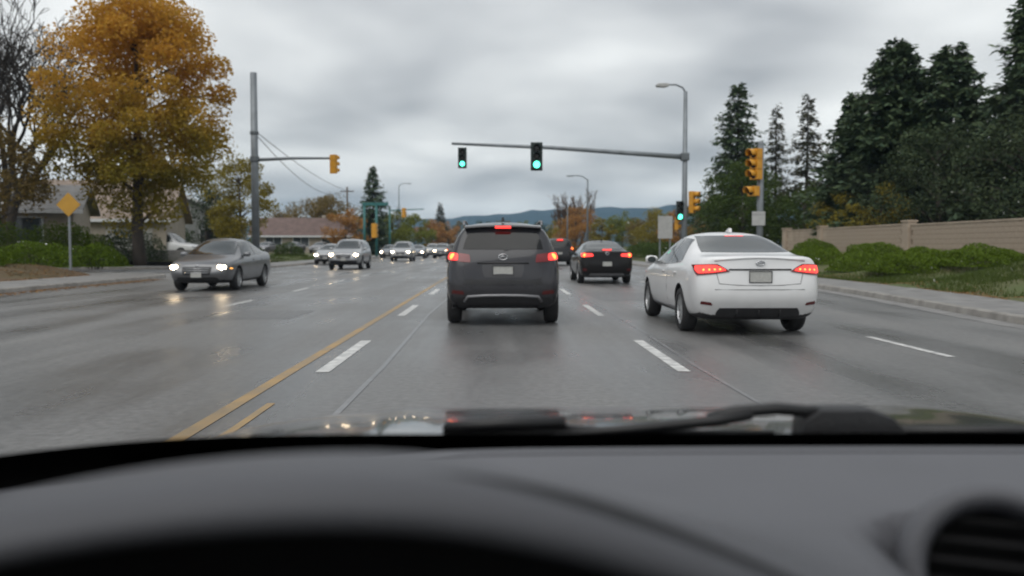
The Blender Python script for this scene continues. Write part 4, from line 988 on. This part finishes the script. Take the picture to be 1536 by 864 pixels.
def bare_tree(name, label, loc, H, seed, spread=.55, depth=6, r0=.16, lean=(0, 0), m=None, upr=.2, rk=(.5, .68), stems=1, minr=0.0):
    t = thing(name, label, 'tree', loc); r = random.Random(seed); tr = MB(); br = MB()
    def grow(p, d, l, rad, k):
        q = p + d * l * .5 + Vector((r.uniform(-1, 1), r.uniform(-1, 1), r.uniform(-.3, .6))) * l * .06; e = p + d * l
        rad = max(rad, minr); (tr if k == 0 else br).tube([p, q, e], [rad, rad * .85, max(minr, rad * .66)], 8 if k == 0 else (5 if k < 3 else 3), False)
        if k >= depth: return
        for j in range(r.choice((2, 3, 3)) if k < depth - 1 else 3):
            nd = (d + Vector((r.gauss(0, spread), r.gauss(0, spread), r.gauss(upr, spread * .5)))).normalized()
            grow(p.lerp(e, r.uniform(.6, 1.0) if j else 1.0), nd, l * r.uniform(.62, .88), rad * r.uniform(*rk), k + 1)
    for si in range(stems):
        ln = (lean[0], lean[1]) if stems == 1 else (r.uniform(-.55, .55), r.uniform(-.4, .4))
        grow(Vector((ln[0] * .6, ln[1] * .6, -.1)), Vector((ln[0], ln[1], 1)).normalized(), H * .24 * (1 if stems == 1 else r.uniform(.75, 1.05)), r0, 0)
    tr.build('trunk', M_BARK, t, smooth=True); br.build('branches', m or M_TWIG, t); return t

def shrub(name, label, loc, a, b, h, mt, n=6000, size=.085, group=None, rz=0, cat='bush', boxy=.0):
    t = thing(name, label, cat, loc, rz, group); r = random.Random(zlib.crc32(label.encode()) % 9999)
    u = rand_unit(n); u[:, 2] = np.abs(u[:, 2]) * 1.0 - .12
    if boxy: u = np.sign(u) * np.abs(u) ** (1 - boxy)
    ph = [r.uniform(0, 6) for _ in range(6)]
    lump = 1 + .10 * np.sin(u[:, 0] * 4.2 * max(1, a) + ph[0]) * np.sin(u[:, 1] * 5 + ph[1]) + .07 * np.sin(u[:, 0] * 9 + u[:, 2] * 7 + ph[2])
    rad = (lump * (1 - .42 * rng.uniform(0, 1, n) ** 2.2))[:, None]
    P_ = u * rad * np.array([a, b, h])
    P_[:, 2] = np.maximum(P_[:, 2], .02)
    quads_np('foliage', leaf_quads(P_, size, .62, up=.5), mt, t)
    st = MB()
    for i in range(7):
        d = Vector((r.uniform(-.7, .7) * a, r.uniform(-.7, .7) * b, h * r.uniform(.5, .8))); st.tube([(d.x * .25, d.y * .25, -.12), d * .6, d], [.03, .02, .006], 5, False)
    st.build('stems', M_BARK, t); return t

# ---- left of the road
deciduous('autumn_tree', 'big orange and olive autumn tree behind the left bushes', (-17.0, 41.5, .45), 13.9, 2.3, 4.15, M_LF_BIG, 64000, .165, 180, .26, rc=.155)
bare_tree('bare_tree', 'large leafless grey tree left of the big autumn tree', (-25.6, 46.0, .5), 17.0, 11, .44, 7, .30, (.12, 0), None, .10, (.52, .7), 3, .016)
deciduous('brown_green_tree', 'low brown green tree at the photo edge beneath the leafless tree', (-23.0, 39.5, .5), 6.4, 1.9, 2.8, M_LF_BRN, 9000, .15, 60, .14)
deciduous('small_autumn_tree', 'small yellow olive tree behind the broad grey pole', (-18.6, 63.0, .3), 7.8, 1.1, 2.45, M_LF_YEL, 11000, .16, 70, .15, rc=.17)
deciduous('dark_tree', 'dark green tree between the grey gabled house and small yellow tree', (-26.6, 80, .3), 7.2, .8, 3.2, M_LF_DK, 6500, .2, 50, .15)
deciduous('dark_tree', 'dark green tree behind the tan roofed house', (-33.5, 82, .3), 7.6, .8, 3.2, M_LF_DK, 5000, .2, 50, .15)
HG = 'clipped bushes on the left verge'
shrub('verge_bush', 'rounded green bush nearest the autumn tree trunk on left verge', (-18.3, 39.6, .35), 1.55, 1.1, 1.15, M_LF_GR, 8000, .085, HG)
shrub('verge_bush', 'wide low green bush next to the kerbside bush, left of it', (-19.3, 36.5, .4), 1.9, 1.2, 1.2, M_LF_GR, 8500, .085, HG)
shrub('verge_bush', 'brownish green bush at the photo edge on the left verge', (-20.6, 33.8, .45), 1.6, 1.1, 1.15, M_LF_GR, 7500, .085, HG)
shrub('long_hedge', 'long green hedge behind the left verge bushes before the bungalow', (-22.8, 42.3, .5), 3.8, 1.0, 1.95, M_LF_GR, 17000, .095, None, R(12), 'hedge', .35)
shrub('verge_bush', 'dark leafy bush beneath the autumn tree before the tan roofed house', (-22.0, 52.0, .4), 2.3, 1.3, 2.2, M_LF_DK, 8000, .11, HG)
shrub('verge_bush', 'tall dark bush between bungalow and yellow sign', (-25.2, 50.0, .5), 1.2, 1.1, 2.6, M_LF_DK, 5500, .11, HG)
shrub('verge_bush', 'small dark bush at the side street corner behind grey saloon', (-16.4, 58.0, .3), 1.1, .9, 1.3, M_LF_RD, 4500, .09, HG)
shrub('verge_bush', 'green bush before the row of parked cars on far verge', (-19.2, 80, .3), 1.6, 1.1, 1.5, M_LF_RD, 4000, .11, HG)
# ---- far left
FT = 'far trees left of the road'
deciduous('brown_tree', 'brown tree, leftmost of the far brown trees behind the pinkish roof', (-34.5, 142, .3), 8.0, .6, 4.6, M_LF_BRN, 8000, .26, 50, .2, FT)
deciduous('brown_tree', 'brown tree rising right behind the pinkish roofed house', (-28.6, 134, .3), 9.0, .6, 4.8, M_LF_BRN, 9000, .26, 50, .2, FT)
deciduous('brown_tree', 'tallest of the far brown trees, between pinkish house and dark conifer', (-24.0, 126, .3), 9.2, .6, 4.4, M_LF_BRN, 9000, .24, 50, .2, FT)
deciduous('brown_tree', 'rusty low tree just left of the teal frame', (-19.6, 112, .3), 6.1, .7, 2.9, M_LF_RUST, 4500, .22, 40, .15, FT)
conifer('dark_conifer', 'dark pointed conifer behind the teal frame', (-16.9, 118, .3), 12.0, 3.6, M_ND, 1.2, .40, 1.1, .04, FT, .5)
deciduous('yellow_green_tree', 'yellow green round tree above the far oncoming cars', (-15.4, 128, .3), 6.4, .3, 3.3, M_LF_YG, 9500, .2, 50, .12, FT)
deciduous('olive_tree', 'olive tree right of the yellow green round tree', (-15.6, 163, .3), 7.0, .3, 3.8, M_LF_YG, 8000, .26, 45, .12, FT)
conifer('small_conifer', 'small far conifer peeking over the yellow green tree', (-19.3, 170, .3), 8.6, 2.2, M_ND2, .8, .5, .9, .05, FT, .6)
conifer('small_conifer', 'far conifer above the rust trees left of the crossover', (-15.3, 232, .3), 12.4, 3.6, M_ND2, .8, .6, .9, .05, FT, .8)
deciduous('rust_tree', 'rust coloured far tree above the last oncoming cars', (-15.2, 200, .3), 7.4, .3, 4.0, M_LF_RUST, 7500, .3, 40, .15, FT)
deciduous('rust_tree', 'rust coloured far tree touching the crossover outline on its left', (-14.2, 255, .3), 8.6, .3, 4.6, M_LF_RUST, 7500, .36, 40, .15, FT)
# ---- where the road bends away
FB = 'trees across the end of the road'
for i, (x, y, H_, rx, mt_, lb) in enumerate(((-14, 335, 11, 5, M_LF_BRN, 'far brown tree hidden mostly behind the crossover roof, left side'), (-5, 338, 12.5, 5, M_LF_DK, 'far dark tree above the left roof rail of the crossover'), (2, 345, 12.5, 5, M_LF_BRN, 'far olive brown tree above the middle of the crossover roof'), (9.5, 330, 12.0, 4.2, M_LF_YG, 'far yellowish tree above the right roof rail of the crossover'), (16, 338, 13, 5, M_LF_DK, 'far dark tree left of the bare tree'), (25, 330, 11, 5, M_LF_YEL, 'far golden tree behind the bare tree'))):
    deciduous('far_tree', lb, (x, y, .2), H_, .4, rx, mt_, 3500, .42, 40, .2, FB)
# ---- far right
FR = 'far trees right of the road'
bare_tree('leafless_tree', 'broad leafless brown tree above the black saloon', (12.0, 138, .3), 13.0, 4, .26, 5, .20, (0, 0), mat('twig_brown', (.11, .075, .055), .95), .30, (.55, .7), 8, .026)
deciduous('rust_shrub_tree', 'rust leaved tree at the foot of the leafless tree', (11.9, 132, .3), 7.2, .2, 3.9, M_LF_RUST, 9000, .2, 50, .1, FR)
deciduous('golden_shrub_tree', 'golden low tree left of the leafless tree trunk', (11.4, 160, .3), 6.6, .2, 2.8, M_LF_YEL, 4500, .24, 40, .1, FR)
deciduous('golden_shrub_tree', 'golden low tree right of the leafless tree trunk', (15.4, 128, .3), 5.8, .2, 2.2, M_LF_YEL, 4500, .2, 40, .1, FR)
for i, (x, y, H_, rx, mt_, lb) in enumerate(((19.0, 132, 5.6, 2.6, M_LF_YG, 'yellowish low tree above the right tail light of the black saloon'), (21.5, 124, 5.3, 2.6, M_LF_BRN, 'brown low tree in the far row right of the black saloon'), (20.5, 112, 5.6, 2.3, M_LF_YEL, 'golden low tree in the far row above the dark hedge'), (22.5, 106, 5.3, 2.5, M_LF_RUST, 'rust low tree in the far row left of the signal mast'), (24.0, 98, 5.6, 2.6, M_LF_RD, 'green low tree in the far row just left of signal mast'), (22.0, 88, 5.6, 2.4, M_LF_BRN, 'brown low tree in the far row behind the signal mast pole'))):
    deciduous('low_tree', lb, (x, y, .3), H_ * 1.12, .2, rx * 1.3, mt_, 6500, .2, 55, .1, FR)
bare_tree('leafless_sapling', 'thin leafless sapling behind the foot of the signal mast', (19.6, 93, .3), 8.6, 21, .38, 5, .09)
shrub('dark_hedge', 'dark green hedge along the pavement beyond the white saloon', (13.2, 74, .35), 1.5, 8.5, 1.35, M_LF_RD, 12000, .12, None, 0, 'hedge', .35)
# ---- right of the road
deciduous('round_evergreen', 'dense round green tree behind the yellow signal heads', (17.6, 62.5, .3), 7.3, .1, 3.3, M_LF_RD, 20000, .15, 130, .2, rc=.17)
deciduous('round_evergreen', 'lower dark green tree right of the grey signal post', (22.6, 64, .3), 5.6, .1, 3.0, M_LF_RD, 9000, .16, 70, .15)
conifer('tall_conifer', 'pointed green conifer rising above the round green tree', (19.6, 71, .3), 14.2, 4.3, M_ND, 1.2, .40, 1.0, .1, None, .55, pw=.74)
conifer('tall_conifer', 'thin sparse conifer between the pointed conifer and its twin', (25.3, 79, .3), 13.9, 2.9, M_ND2, .9, .48, .8, .1, None, .5)
conifer('tall_conifer', 'sparse conifer with open branches right of the thin one', (26.9, 75.5, .3), 14.3, 3.6, M_ND2, .9, .5, .8, .1, None, .55)
conifer('tall_conifer', 'short sparse conifer between open conifer and big dark group', (29.5, 77, .3), 9.8, 2.4, M_ND2, .8, .5, .8, .08, None, .45)
conifer('broad_conifer', 'broad dark conifer, left shoulder of the big dark group', (21.9, 53.0, .4), 10.2, 3.7, M_ND, 1.7, .33, 1.35, .05, None, .6, pw=.62)
conifer('broad_conifer', 'tallest dark conifer with rounded top in the big dark group', (22.9, 50.0, .4), 12.7, 4.5, M_ND, 1.7, .33, 1.35, .05, None, .6, pw=.62)
conifer('broad_conifer', 'dark conifer second peak of the big dark group', (25.0, 47.8, .4), 12.0, 4.2, M_ND, 1.7, .33, 1.35, .05, None, .6, pw=.62)
conifer('broad_conifer', 'dark conifer cut by the right edge of the photo', (24.9, 39.8, .4), 13.4, 3.6, M_ND, 1.7, .33, 1.35, .05, None, .6, pw=.62)
deciduous('dark_evergreen', 'rounded dark evergreen in front of the second dark peak', (22.6, 44.5, .4), 7.6, .1, 3.6, M_LF_DK, 15000, .15, 110, .2)
deciduous('dark_evergreen', 'rounded dark evergreen behind the near end of the tan wall', (23.2, 37.5, .4), 7.0, .1, 3.6, M_LF_DK, 14000, .15, 110, .2)
deciduous('gold_shrub', 'golden brown shrub over the tan wall behind the grey post', (20.2, 50.5, .4), 4.6, .1, 1.9, M_LF_YEL, 4500, .13, 45, .08)
deciduous('gold_shrub', 'golden shrub over the tan wall before the tallest dark conifer', (20.6, 46.4, .4), 4.5, .1, 1.8, M_LF_YEL, 4000, .13, 45, .08)
BR = 'clipped bushes before the tan wall'
for i, (x, y, a, b, h, lb) in enumerate(((14.6, 39.5, 1.25, 1.9, 1.0, 'clipped green bush nearest the white saloon before the wall'), (14.4, 33.9, 1.35, 1.7, 1.0, 'clipped green bush, second from the white saloon along the wall'), (14.15, 29.6, 1.35, 1.7, .98, 'largest looking clipped green bush, third from white saloon'), (15.5, 27.6, 1.2, 1.8, .95, 'clipped green bush, fourth from the white saloon, nearer the wall'), (16.5, 24.3, 1.1, 1.6, .9, 'low clipped green bush near the right photo edge'), (16.3, 44.5, 1.1, 2.0, 1.1, 'green bush farthest along the wall behind the grey post'))):
    shrub('clipped_bush', lb, (x, y, zr(x, y) - .05), a, b, h * .78, M_LF_GR, 9000, .075, BR)
shrub('clipped_bush', 'clipped green bush filling between the second and third bush, nearer the wall', (15.6, 31.6, zr(15.6, 31.6) - .05), 1.3, 1.8, .72, M_LF_GR, 8000, .075, BR)
shrub('clipped_bush', 'clipped green bush filling between the first and second bush, nearer the wall', (15.9, 36.4, zr(15.9, 36.4) - .05), 1.3, 2.0, .78, M_LF_GR, 8000, .075, BR)
shrub('clipped_bush', 'spreading light green bush at the right edge of the photo', (14.9, 21.0, zr(14.9, 21.0) - .05), 1.3, 1.7, .8, M_LF_GR, 9000, .07, BR)

conifer('broad_conifer', 'dark conifer filling the gap between the two tall dark peaks', (24.4, 51.5, .4), 11.2, 4.2, M_ND, 1.6, .34, 1.3, .05, None, .6, pw=.62)
conifer('broad_conifer', 'low dark conifer beneath the second peak beside the photo edge', (26.8, 44.0, .4), 9.6, 3.8, M_ND, 1.6, .34, 1.3, .05, None, .6, pw=.62)
# ---- grass and fallen leaves
def blades(name, label, cat, pts, h, m, w=.012):
    n = len(pts); a = rng.uniform(0, 6.283, n); d = np.stack([np.cos(a), np.sin(a), np.zeros(n)], 1); hh = h * rng.uniform(.5, 1.3, (n, 1))
    lean = rng.normal(0, .35, (n, 3)); lean[:, 2] = 1
    tp = pts + lean * hh; V = np.stack([pts - d * w, pts + d * w, tp + d * w * .2, tp - d * w * .2], 1)
    return tag(quads_np(name, V, m), label, cat, kind='stuff')
M_GRASS = leaf_mat('grass_blades', [(0.078, 0.1105, 0.022), (0.1105, 0.1495, 0.0286), (0.143, 0.1495, 0.044), (0.065, 0.091, 0.0198)], .3)
def patch(n, x0, x1, y0, y1, zf):
    x = rng.uniform(x0, x1, n); y = rng.uniform(y0, y1, n); keep = []
    for a, b in zip(x, y):
        if math.sin(a * .9 + b * .55) + math.sin(b * 1.1 - a * .4) + rng.uniform(-1.3, 1.3) > -.3: keep.append((a, b, zf(a, b) - .01))
    return np.array(keep)
blades('grass', 'rough green grass on the bank before the tan wall', 'grass', patch(60000, 11.6, 17.8, 15, 34, zr), .09, M_GRASS)
blades('grass', 'patch of green grass on the far left verge beyond the broad pole', 'grass', patch(9000, -20, -16.2, 52, 84, lambda x, y: min(zl(x, y), .4)), .12, M_GRASS, .03)
M_LITTER = leaf_mat('fallen_leaves', [(0.20, 0.075, 0.02), (0.28, 0.12, 0.03), (0.14, 0.065, 0.025), (0.24, 0.15, 0.05)], .1)
def litter(label, pts, size):
    n = len(pts); d = rand_unit(n); d[:, 2] *= .12; a = np.cross(d, np.array([0, 0, 1.0]) + rng.normal(0, .15, (n, 3))); a /= np.linalg.norm(a, axis=1, keepdims=True)
    s = size * rng.uniform(.6, 1.3, (n, 1)); V = np.stack([pts - d * s * .5, pts + a * s * .35, pts + d * s * .5, pts - a * s * .35], 1)
    tag(quads_np('fallen_leaves', V, M_LITTER), label, 'leaves', kind='stuff')
y = rng.uniform(14, 33, 2600); x = KL + np.abs(rng.normal(0, .28, 2600)) * 1.2 + .03
litter('orange fallen leaves lying in the left gutter', np.stack([x, y, np.full(2600, .014)], 1), .09)
pts = []
for _ in range(6500):
    a, b = rng.uniform(-22, -16.05), rng.uniform(22, 35); pts.append((a, b, zl(a, b) + .012))
litter('brown fallen leaves and mulch under the left bushes', np.array(pts), .10)
pts = []
for _ in range(5200):
    b = rng.uniform(13, 40); a = kr(b) + 1.9 + abs(rng.normal(0, .55)); pts.append((a, b, zr(a, b) + .012))
litter('rust brown fallen leaves along the right pavement edge', np.array(pts), .08)
# ================================================================== THE CAR THE PHOTO IS TAKEN FROM
ego = thing('own_car', 'dark car seen from the driver seat: grey dashboard, black windscreen edge, wipers and bonnet', 'car', (0, 0, 0))
CX = 0.36
def dash_material():
    m = mat('dash_vinyl', (0.116, 0.118, 0.130), 0.55, var=0.06, scale=3, bump=0.12, bscale=260, spec=0.35); return m
M_DASH = dash_material()
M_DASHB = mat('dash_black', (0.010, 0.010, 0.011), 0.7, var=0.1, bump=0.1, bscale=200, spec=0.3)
M_FRIT = mat('windscreen_frit', (0.004, 0.004, 0.0045), 0.6, var=0.1, spec=0.15)
M_LINER = mat('headliner_cloth', (0.18, 0.175, 0.17), 0.95, var=0.05)
M_OWN = paint('own_bonnet', (0.07, 0.072, 0.076), 0.16, 0.3)
def yb(x): return 1.195 - .17 * min(1.2, abs(x - CX)) ** 6
def lipz(x): return max(.945, 1.126 - (.58 if x < -.09 else .98) * (x + .09) ** 2)
def lipy(x): return .475 + .05 * smooth01((x - .10) / .35)
def gap(x): return .105 + .07 * smooth01((.05 - x) / .65)
def smax(a, b, k): return math.log(math.exp(a / k) + math.exp(b / k)) * k
def dashz(x, y):
    far = yb(x) - gap(x); base = .981 + .010 * (1 - ((x - CX) / .95) ** 2) - .012 * smooth01((.8 - y) / .3)
    s = 1 - smooth01((y - lipy(x) - .025) / .40)
    valley = -.024 * math.exp(-((y - lipy(x) - .075) / .04) ** 2) * smooth01((x + .05) / .2)
    hole = -.09 * smooth01((.092 - math.hypot(x - .425, (y - .715) * .9)) / .012)
    return smax(base, base + (lipz(x) - base) * s, .006) + valley + hole
NX, NY = 90, 34
xs_ = [-.66 + 2.02 * i / NX for i in range(NX + 1)]
V = []; F = []
rows = []
for j in range(NY + 1):
    for x in xs_:
        y = (yb(x) - gap(x)) + (lipy(x) - yb(x) + gap(x)) * j / NY; V.append((x, y, dashz(x, y)))
for (dy, dz) in ((-.008, -.001), (-.018, -.005), (-.026, -.012), (-.028, -.021), (-.014, -.030)):
    for x in xs_: V.append((x, lipy(x) + dy, dashz(x, lipy(x)) + dz))
for (dy, dz) in ((.10, -.05), (.04, -.45)):
    for x in xs_: V.append((x, lipy(x) + dy, dashz(x, lipy(x)) + dz))
nr_ = NY + 1 + 7; n = NX + 1
for j in range(nr_ - 1):
    for i in range(NX): F.append((j * n + i, j * n + i + 1, (j + 1) * n + i + 1, (j + 1) * n + i))
do = MB().add(V, F).build('dashboard', [M_DASH, M_DASHB], ego, smooth=True)
for p in do.data.polygons:
    if p.index >= (NY + 5) * NX: p.material_index = 1
for k_, (x0, x1) in enumerate(((.30, .95),)):
    MB().tube([(x, yb(x) - gap(x) - .03, dashz(x, yb(x) - gap(x) - .03) - .001) for x in np.linspace(x0 - .75, x1, 14)], .0025, 5).build('seam', M_DASHB, do, smooth=True)
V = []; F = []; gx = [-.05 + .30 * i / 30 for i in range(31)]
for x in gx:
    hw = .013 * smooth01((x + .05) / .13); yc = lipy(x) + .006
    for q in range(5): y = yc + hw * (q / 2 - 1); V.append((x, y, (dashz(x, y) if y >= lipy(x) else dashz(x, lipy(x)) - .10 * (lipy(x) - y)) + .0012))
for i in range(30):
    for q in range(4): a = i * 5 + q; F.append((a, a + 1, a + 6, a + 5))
MB().add(V, F).build('cowl_shade_strip', M_DASHB, do, smooth=True)  # dark strip that paints in the shade of the dip behind the cowl lip
# dark trough and black printed edge at the foot of the windscreen
def glass_pt(x, u):          # u 0 at the base, 1 at the roof
    b = Vector((x, yb(x), .972)); tpx = CX + (x - CX) * .74; return b.lerp(Vector((tpx, .22 - .06 * abs(tpx - CX) ** 2, 1.535)), u)
def ribbon(name, m, fa, fb, k=1, off=0):
    V = []; F = []
    for x in xs_:
        a, b = fa(x), fb(x)
        for q in range(k + 1): V.append(Vector(a).lerp(Vector(b), q / k))
    for i in range(NX):
        for q in range(k): a = i * (k + 1) + q; F.append((a, a + 1, a + k + 2, a + k + 1))
    return MB().add(V, F).build(name, m, ego, smooth=True)
ribbon('defrost_trough', M_FRIT, lambda x: (x, yb(x) - gap(x) + .0005, dashz(x, yb(x) - gap(x)) - .001), lambda x: (x, yb(x) - gap(x) + .005, dashz(x, yb(x) - gap(x)) - .05))
ribbon('trough_floor', M_FRIT, lambda x: (x, yb(x) - gap(x) + .005, dashz(x, yb(x) - gap(x)) - .05), lambda x: (x, yb(x) + .06, .925))
ribbon('windscreen_edge', M_FRIT, lambda x: glass_pt(x, -.07) - Vector((0, .004, .002)), lambda x: glass_pt(x, .058 + .012 * smooth01((.15 - x) / .7)) - Vector((0, .004, .002)))
gm = bpy.data.materials.new('windscreen_glass'); gm.use_nodes = True; nt = gm.node_tree; nt.nodes.clear()
o_ = nt.nodes.new('ShaderNodeOutputMaterial'); tb = nt.nodes.new('ShaderNodeBsdfTransparent'); gb = nt.nodes.new('ShaderNodeBsdfGlossy'); mx = nt.nodes.new('ShaderNodeMixShader')
tb.inputs[0].default_value = (.97, .985, .98, 1); gb.inputs['Roughness'].default_value = .02; mx.inputs[0].default_value = .015
nt.links.new(tb.outputs[0], mx.inputs[1]); nt.links.new(gb.outputs[0], mx.inputs[2]); nt.links.new(mx.outputs[0], o_.inputs[0])
ribbon('windscreen', gm, lambda x: glass_pt(x, -.03), lambda x: glass_pt(x, 1.0), 8)
# bonnet and scuttle
def hoodz(x, y):
    t = (y - 1.27) / .9; dx = abs(x - CX)
    return .955 - .035 * t - .075 * t * t - .048 * (dx / .93) ** 5 - .9 * max(0, dx - .93) ** 1.3 + .006 * math.exp(-((dx - .55) / .05) ** 2)
hx = [CX - 1.02 + 2.04 * i / 70 for i in range(71)]; V = []; F = []
hy = [0, .1, .2, .3, .4, .5, .6, .7, .8, .9, 1.0]
for q in hy:
    for x in hx: y = yb(x) + .085 + q * (.98 - .35 * (abs(x - CX) / 1.02) ** 2); V.append((x, y, hoodz(x, y)))
for x in hx: y = yb(x) + .085 + 1.03 * (.98 - .35 * (abs(x - CX) / 1.02) ** 2); V.append((x, y, hoodz(x, y) - .12))
for j in range(len(hy)):
    for i in range(70): F.append((j * 71 + i, j * 71 + i + 1, (j + 1) * 71 + i + 1, (j + 1) * 71 + i))
MB().add(V, F).build('bonnet', M_OWN, ego, smooth=True)
ribbon('scuttle_panel', M_BLK, lambda x: (x, yb(x) + .006, .952), lambda x: (x, yb(x) + .10, hoodz(x, yb(x) + .10) - .012), 3)
# wipers lying at the foot of the glass
M_WIP = mat('wiper_black', (0.010, 0.010, 0.011), 0.45, var=0.1)
def P_(x, dy, z): return Vector((x, yb(x) + dy, z))
wo = MB().tube([P_(-.075, .015, .998), P_(0, .018, 1.000), P_(.095, .02, 1.002)], [.007, .010, .009], 8).build('wiper', M_WIP, ego, smooth=True)
MB().box((-.078, yb(0) + .016, .985), (.10, yb(0) + .024, .999)).build('rubber_blade', M_WIP, wo)
MB().tube([P_(.095, .022, .990), P_(.22, .03, .982), P_(.40, .05, .975)], [.009, .008, .009], 6).build('wiper_arm', M_WIP, wo, smooth=True)
wo = MB().tube([P_(.08, .018, .984), P_(.2, .02, .993), P_(.31, .022, 1.003), P_(.36, .025, 1.012)], [.006, .008, .009, .009], 8).build('wiper', M_WIP, ego, smooth=True)
MB().tube([P_(.30, .03, 1.004), P_(.34, .03, 1.014), P_(.40, .032, 1.018), P_(.46, .035, 1.012)], .009, 8).build('wiper_arm', M_WIP, wo, smooth=True)
MB().prism([(.43, .965), (.435, 1.004), (.46, 1.018), (.53, 1.018), (.565, 1.006), (.585, .985), (.59, .965)], yb(.5) + .02, yb(.5) + .07).build('wiper_hub', M_BLK, wo, bevel=.006, auto=40)
MB().tube([P_(.56, .035, .985), P_(.75, .04, .983), P_(1.0, .045, .98)], [.008, .008, .006], 6).build('wiper_link', M_WIP, wo, smooth=True)
# round air vent
ax = Vector((-.34, -.86, .38)).normalized(); ctr = Vector((.425, .715, .972))
a1 = ax.cross(Vector((0, 0, 1))).normalized(); a2 = a1.cross(ax).normalized()
def vent_lathe(prof, n=40):
    mb = MB()
    for (r_, h) in prof:
        for j in range(n): t_ = 2 * math.pi * j / n; mb.v.append(ctr + ax * h + (a1 * math.cos(t_) + a2 * math.sin(t_)) * r_)
    for i in range(len(prof) - 1):
        for j in range(n): mb.f.append((i * n + j, i * n + (j + 1) % n, (i + 1) * n + (j + 1) % n, (i + 1) * n + j))
    return mb
vo = vent_lathe([(.083, -.10), (.080, -.02), (.075, .002), (.068, .008), (.060, .004), (.056, -.006), (.055, -.05)]).build('air_vent', M_DASH, ego, smooth=True)
vent_lathe([(.054, -.03), (.03, -.045), (.001, -.045)]).build('vent_recess', M_DASHB, vo, smooth=True)
for i in range(6):
    h = -.045 + .018 * i; hw = math.sqrt(max(0, .054 ** 2 - h * h))
    c0 = ctr + a2 * h - ax * .012; mb = MB(); v8 = []
    for d_ in (0, -.02):
        for e_ in (-.0016, .0016):
            for q in (-1, 1): v8.append(c0 + ax * d_ + a2 * (e_ - d_ * .25) + a1 * hw * q)
    mb.add(v8, [(0, 1, 3, 2), (4, 6, 7, 5), (0, 4, 5, 1), (2, 3, 7, 6), (0, 2, 6, 4), (1, 5, 7, 3)]).build('slat', M_DASHB, vo)
# steering wheel, just reaching into the lower edge
sc_ = Vector((-.10, .36, .80)); sx = Vector((1, 0, 0)); sy = Vector((0, .38, .92)).normalized(); sn = sx.cross(sy)
wo = MB().tube([sc_ + (sx * math.cos(t_) + sy * math.sin(t_)) * .180 for t_ in np.linspace(0, 2 * math.pi, 49)], .0155, 12, False).build('steering_wheel', M_DASHB, ego, smooth=True)
for a_ in (0, math.pi, 1.5 * math.pi): MB().tube([sc_, sc_ + (sx * math.cos(a_) + sy * math.sin(a_)) * .10, sc_ + (sx * math.cos(a_) + sy * math.sin(a_)) * .178], [.03, .02, .014], 8).build('spoke', M_DASHB, wo, smooth=True)
MB().add([tuple(sc_ + (sx * math.cos(t_) + sy * math.sin(t_)) * r_ - sn * h) for r_, h in ((.06, -.02), (.065, .0), (.055, .02), (.001, .03)) for t_ in np.linspace(0, 2 * math.pi, 21)[:-1]], [(i * 20 + j, i * 20 + (j + 1) % 20, (i + 1) * 20 + (j + 1) % 20, (i + 1) * 20 + j) for i in range(3) for j in range(20)]).build('hub', M_DASHB, wo, smooth=True)
# cabin shell round the seat: roof, pillars, doors, back
MB().box((-.36, -1.9, 1.535), (1.08, .215, 1.57)).build('roof', M_LINER, ego, bevel=.01)
for sd in (-1, 1):
    x0, x1 = CX + sd * .965, CX + sd * .72
    MB().tube([(x0, .98, .95), (CX + sd * .86, .62, 1.22), (x1, .20, 1.545)], .04, 8).build('windscreen_pillar', M_LINER, ego, smooth=True)
    MB().box((min(x0, x0 + sd * .05), -1.9, .25), (max(x0, x0 + sd * .05), 1.0, .93)).build('door', M_DASHB, ego)
    MB().tube([(x0, -.35, .9), (x1, -.45, 1.545)], .05, 8).build('door_pillar', M_LINER, ego, smooth=True)
    for (ya, yb_, yc, yd) in ((.92, -.32, -.42, .22), (-.40, -1.8, -1.6, -.5)):
        MB().add([(x0, ya, .93), (x0, yb_, .93), (x1, yc, 1.535), (x1, yd, 1.535)], [(0, 1, 2, 3)]).build('side_window', gm, ego)
MB().box((CX - .95, -1.95, .25), (CX + .95, -1.905, 1.0)).build('rear_panel', M_DASHB, ego)
MB().box((CX - .95, -1.9, .25), (CX + .95, .9, .28)).build('cabin_floor', M_DASHB, ego)
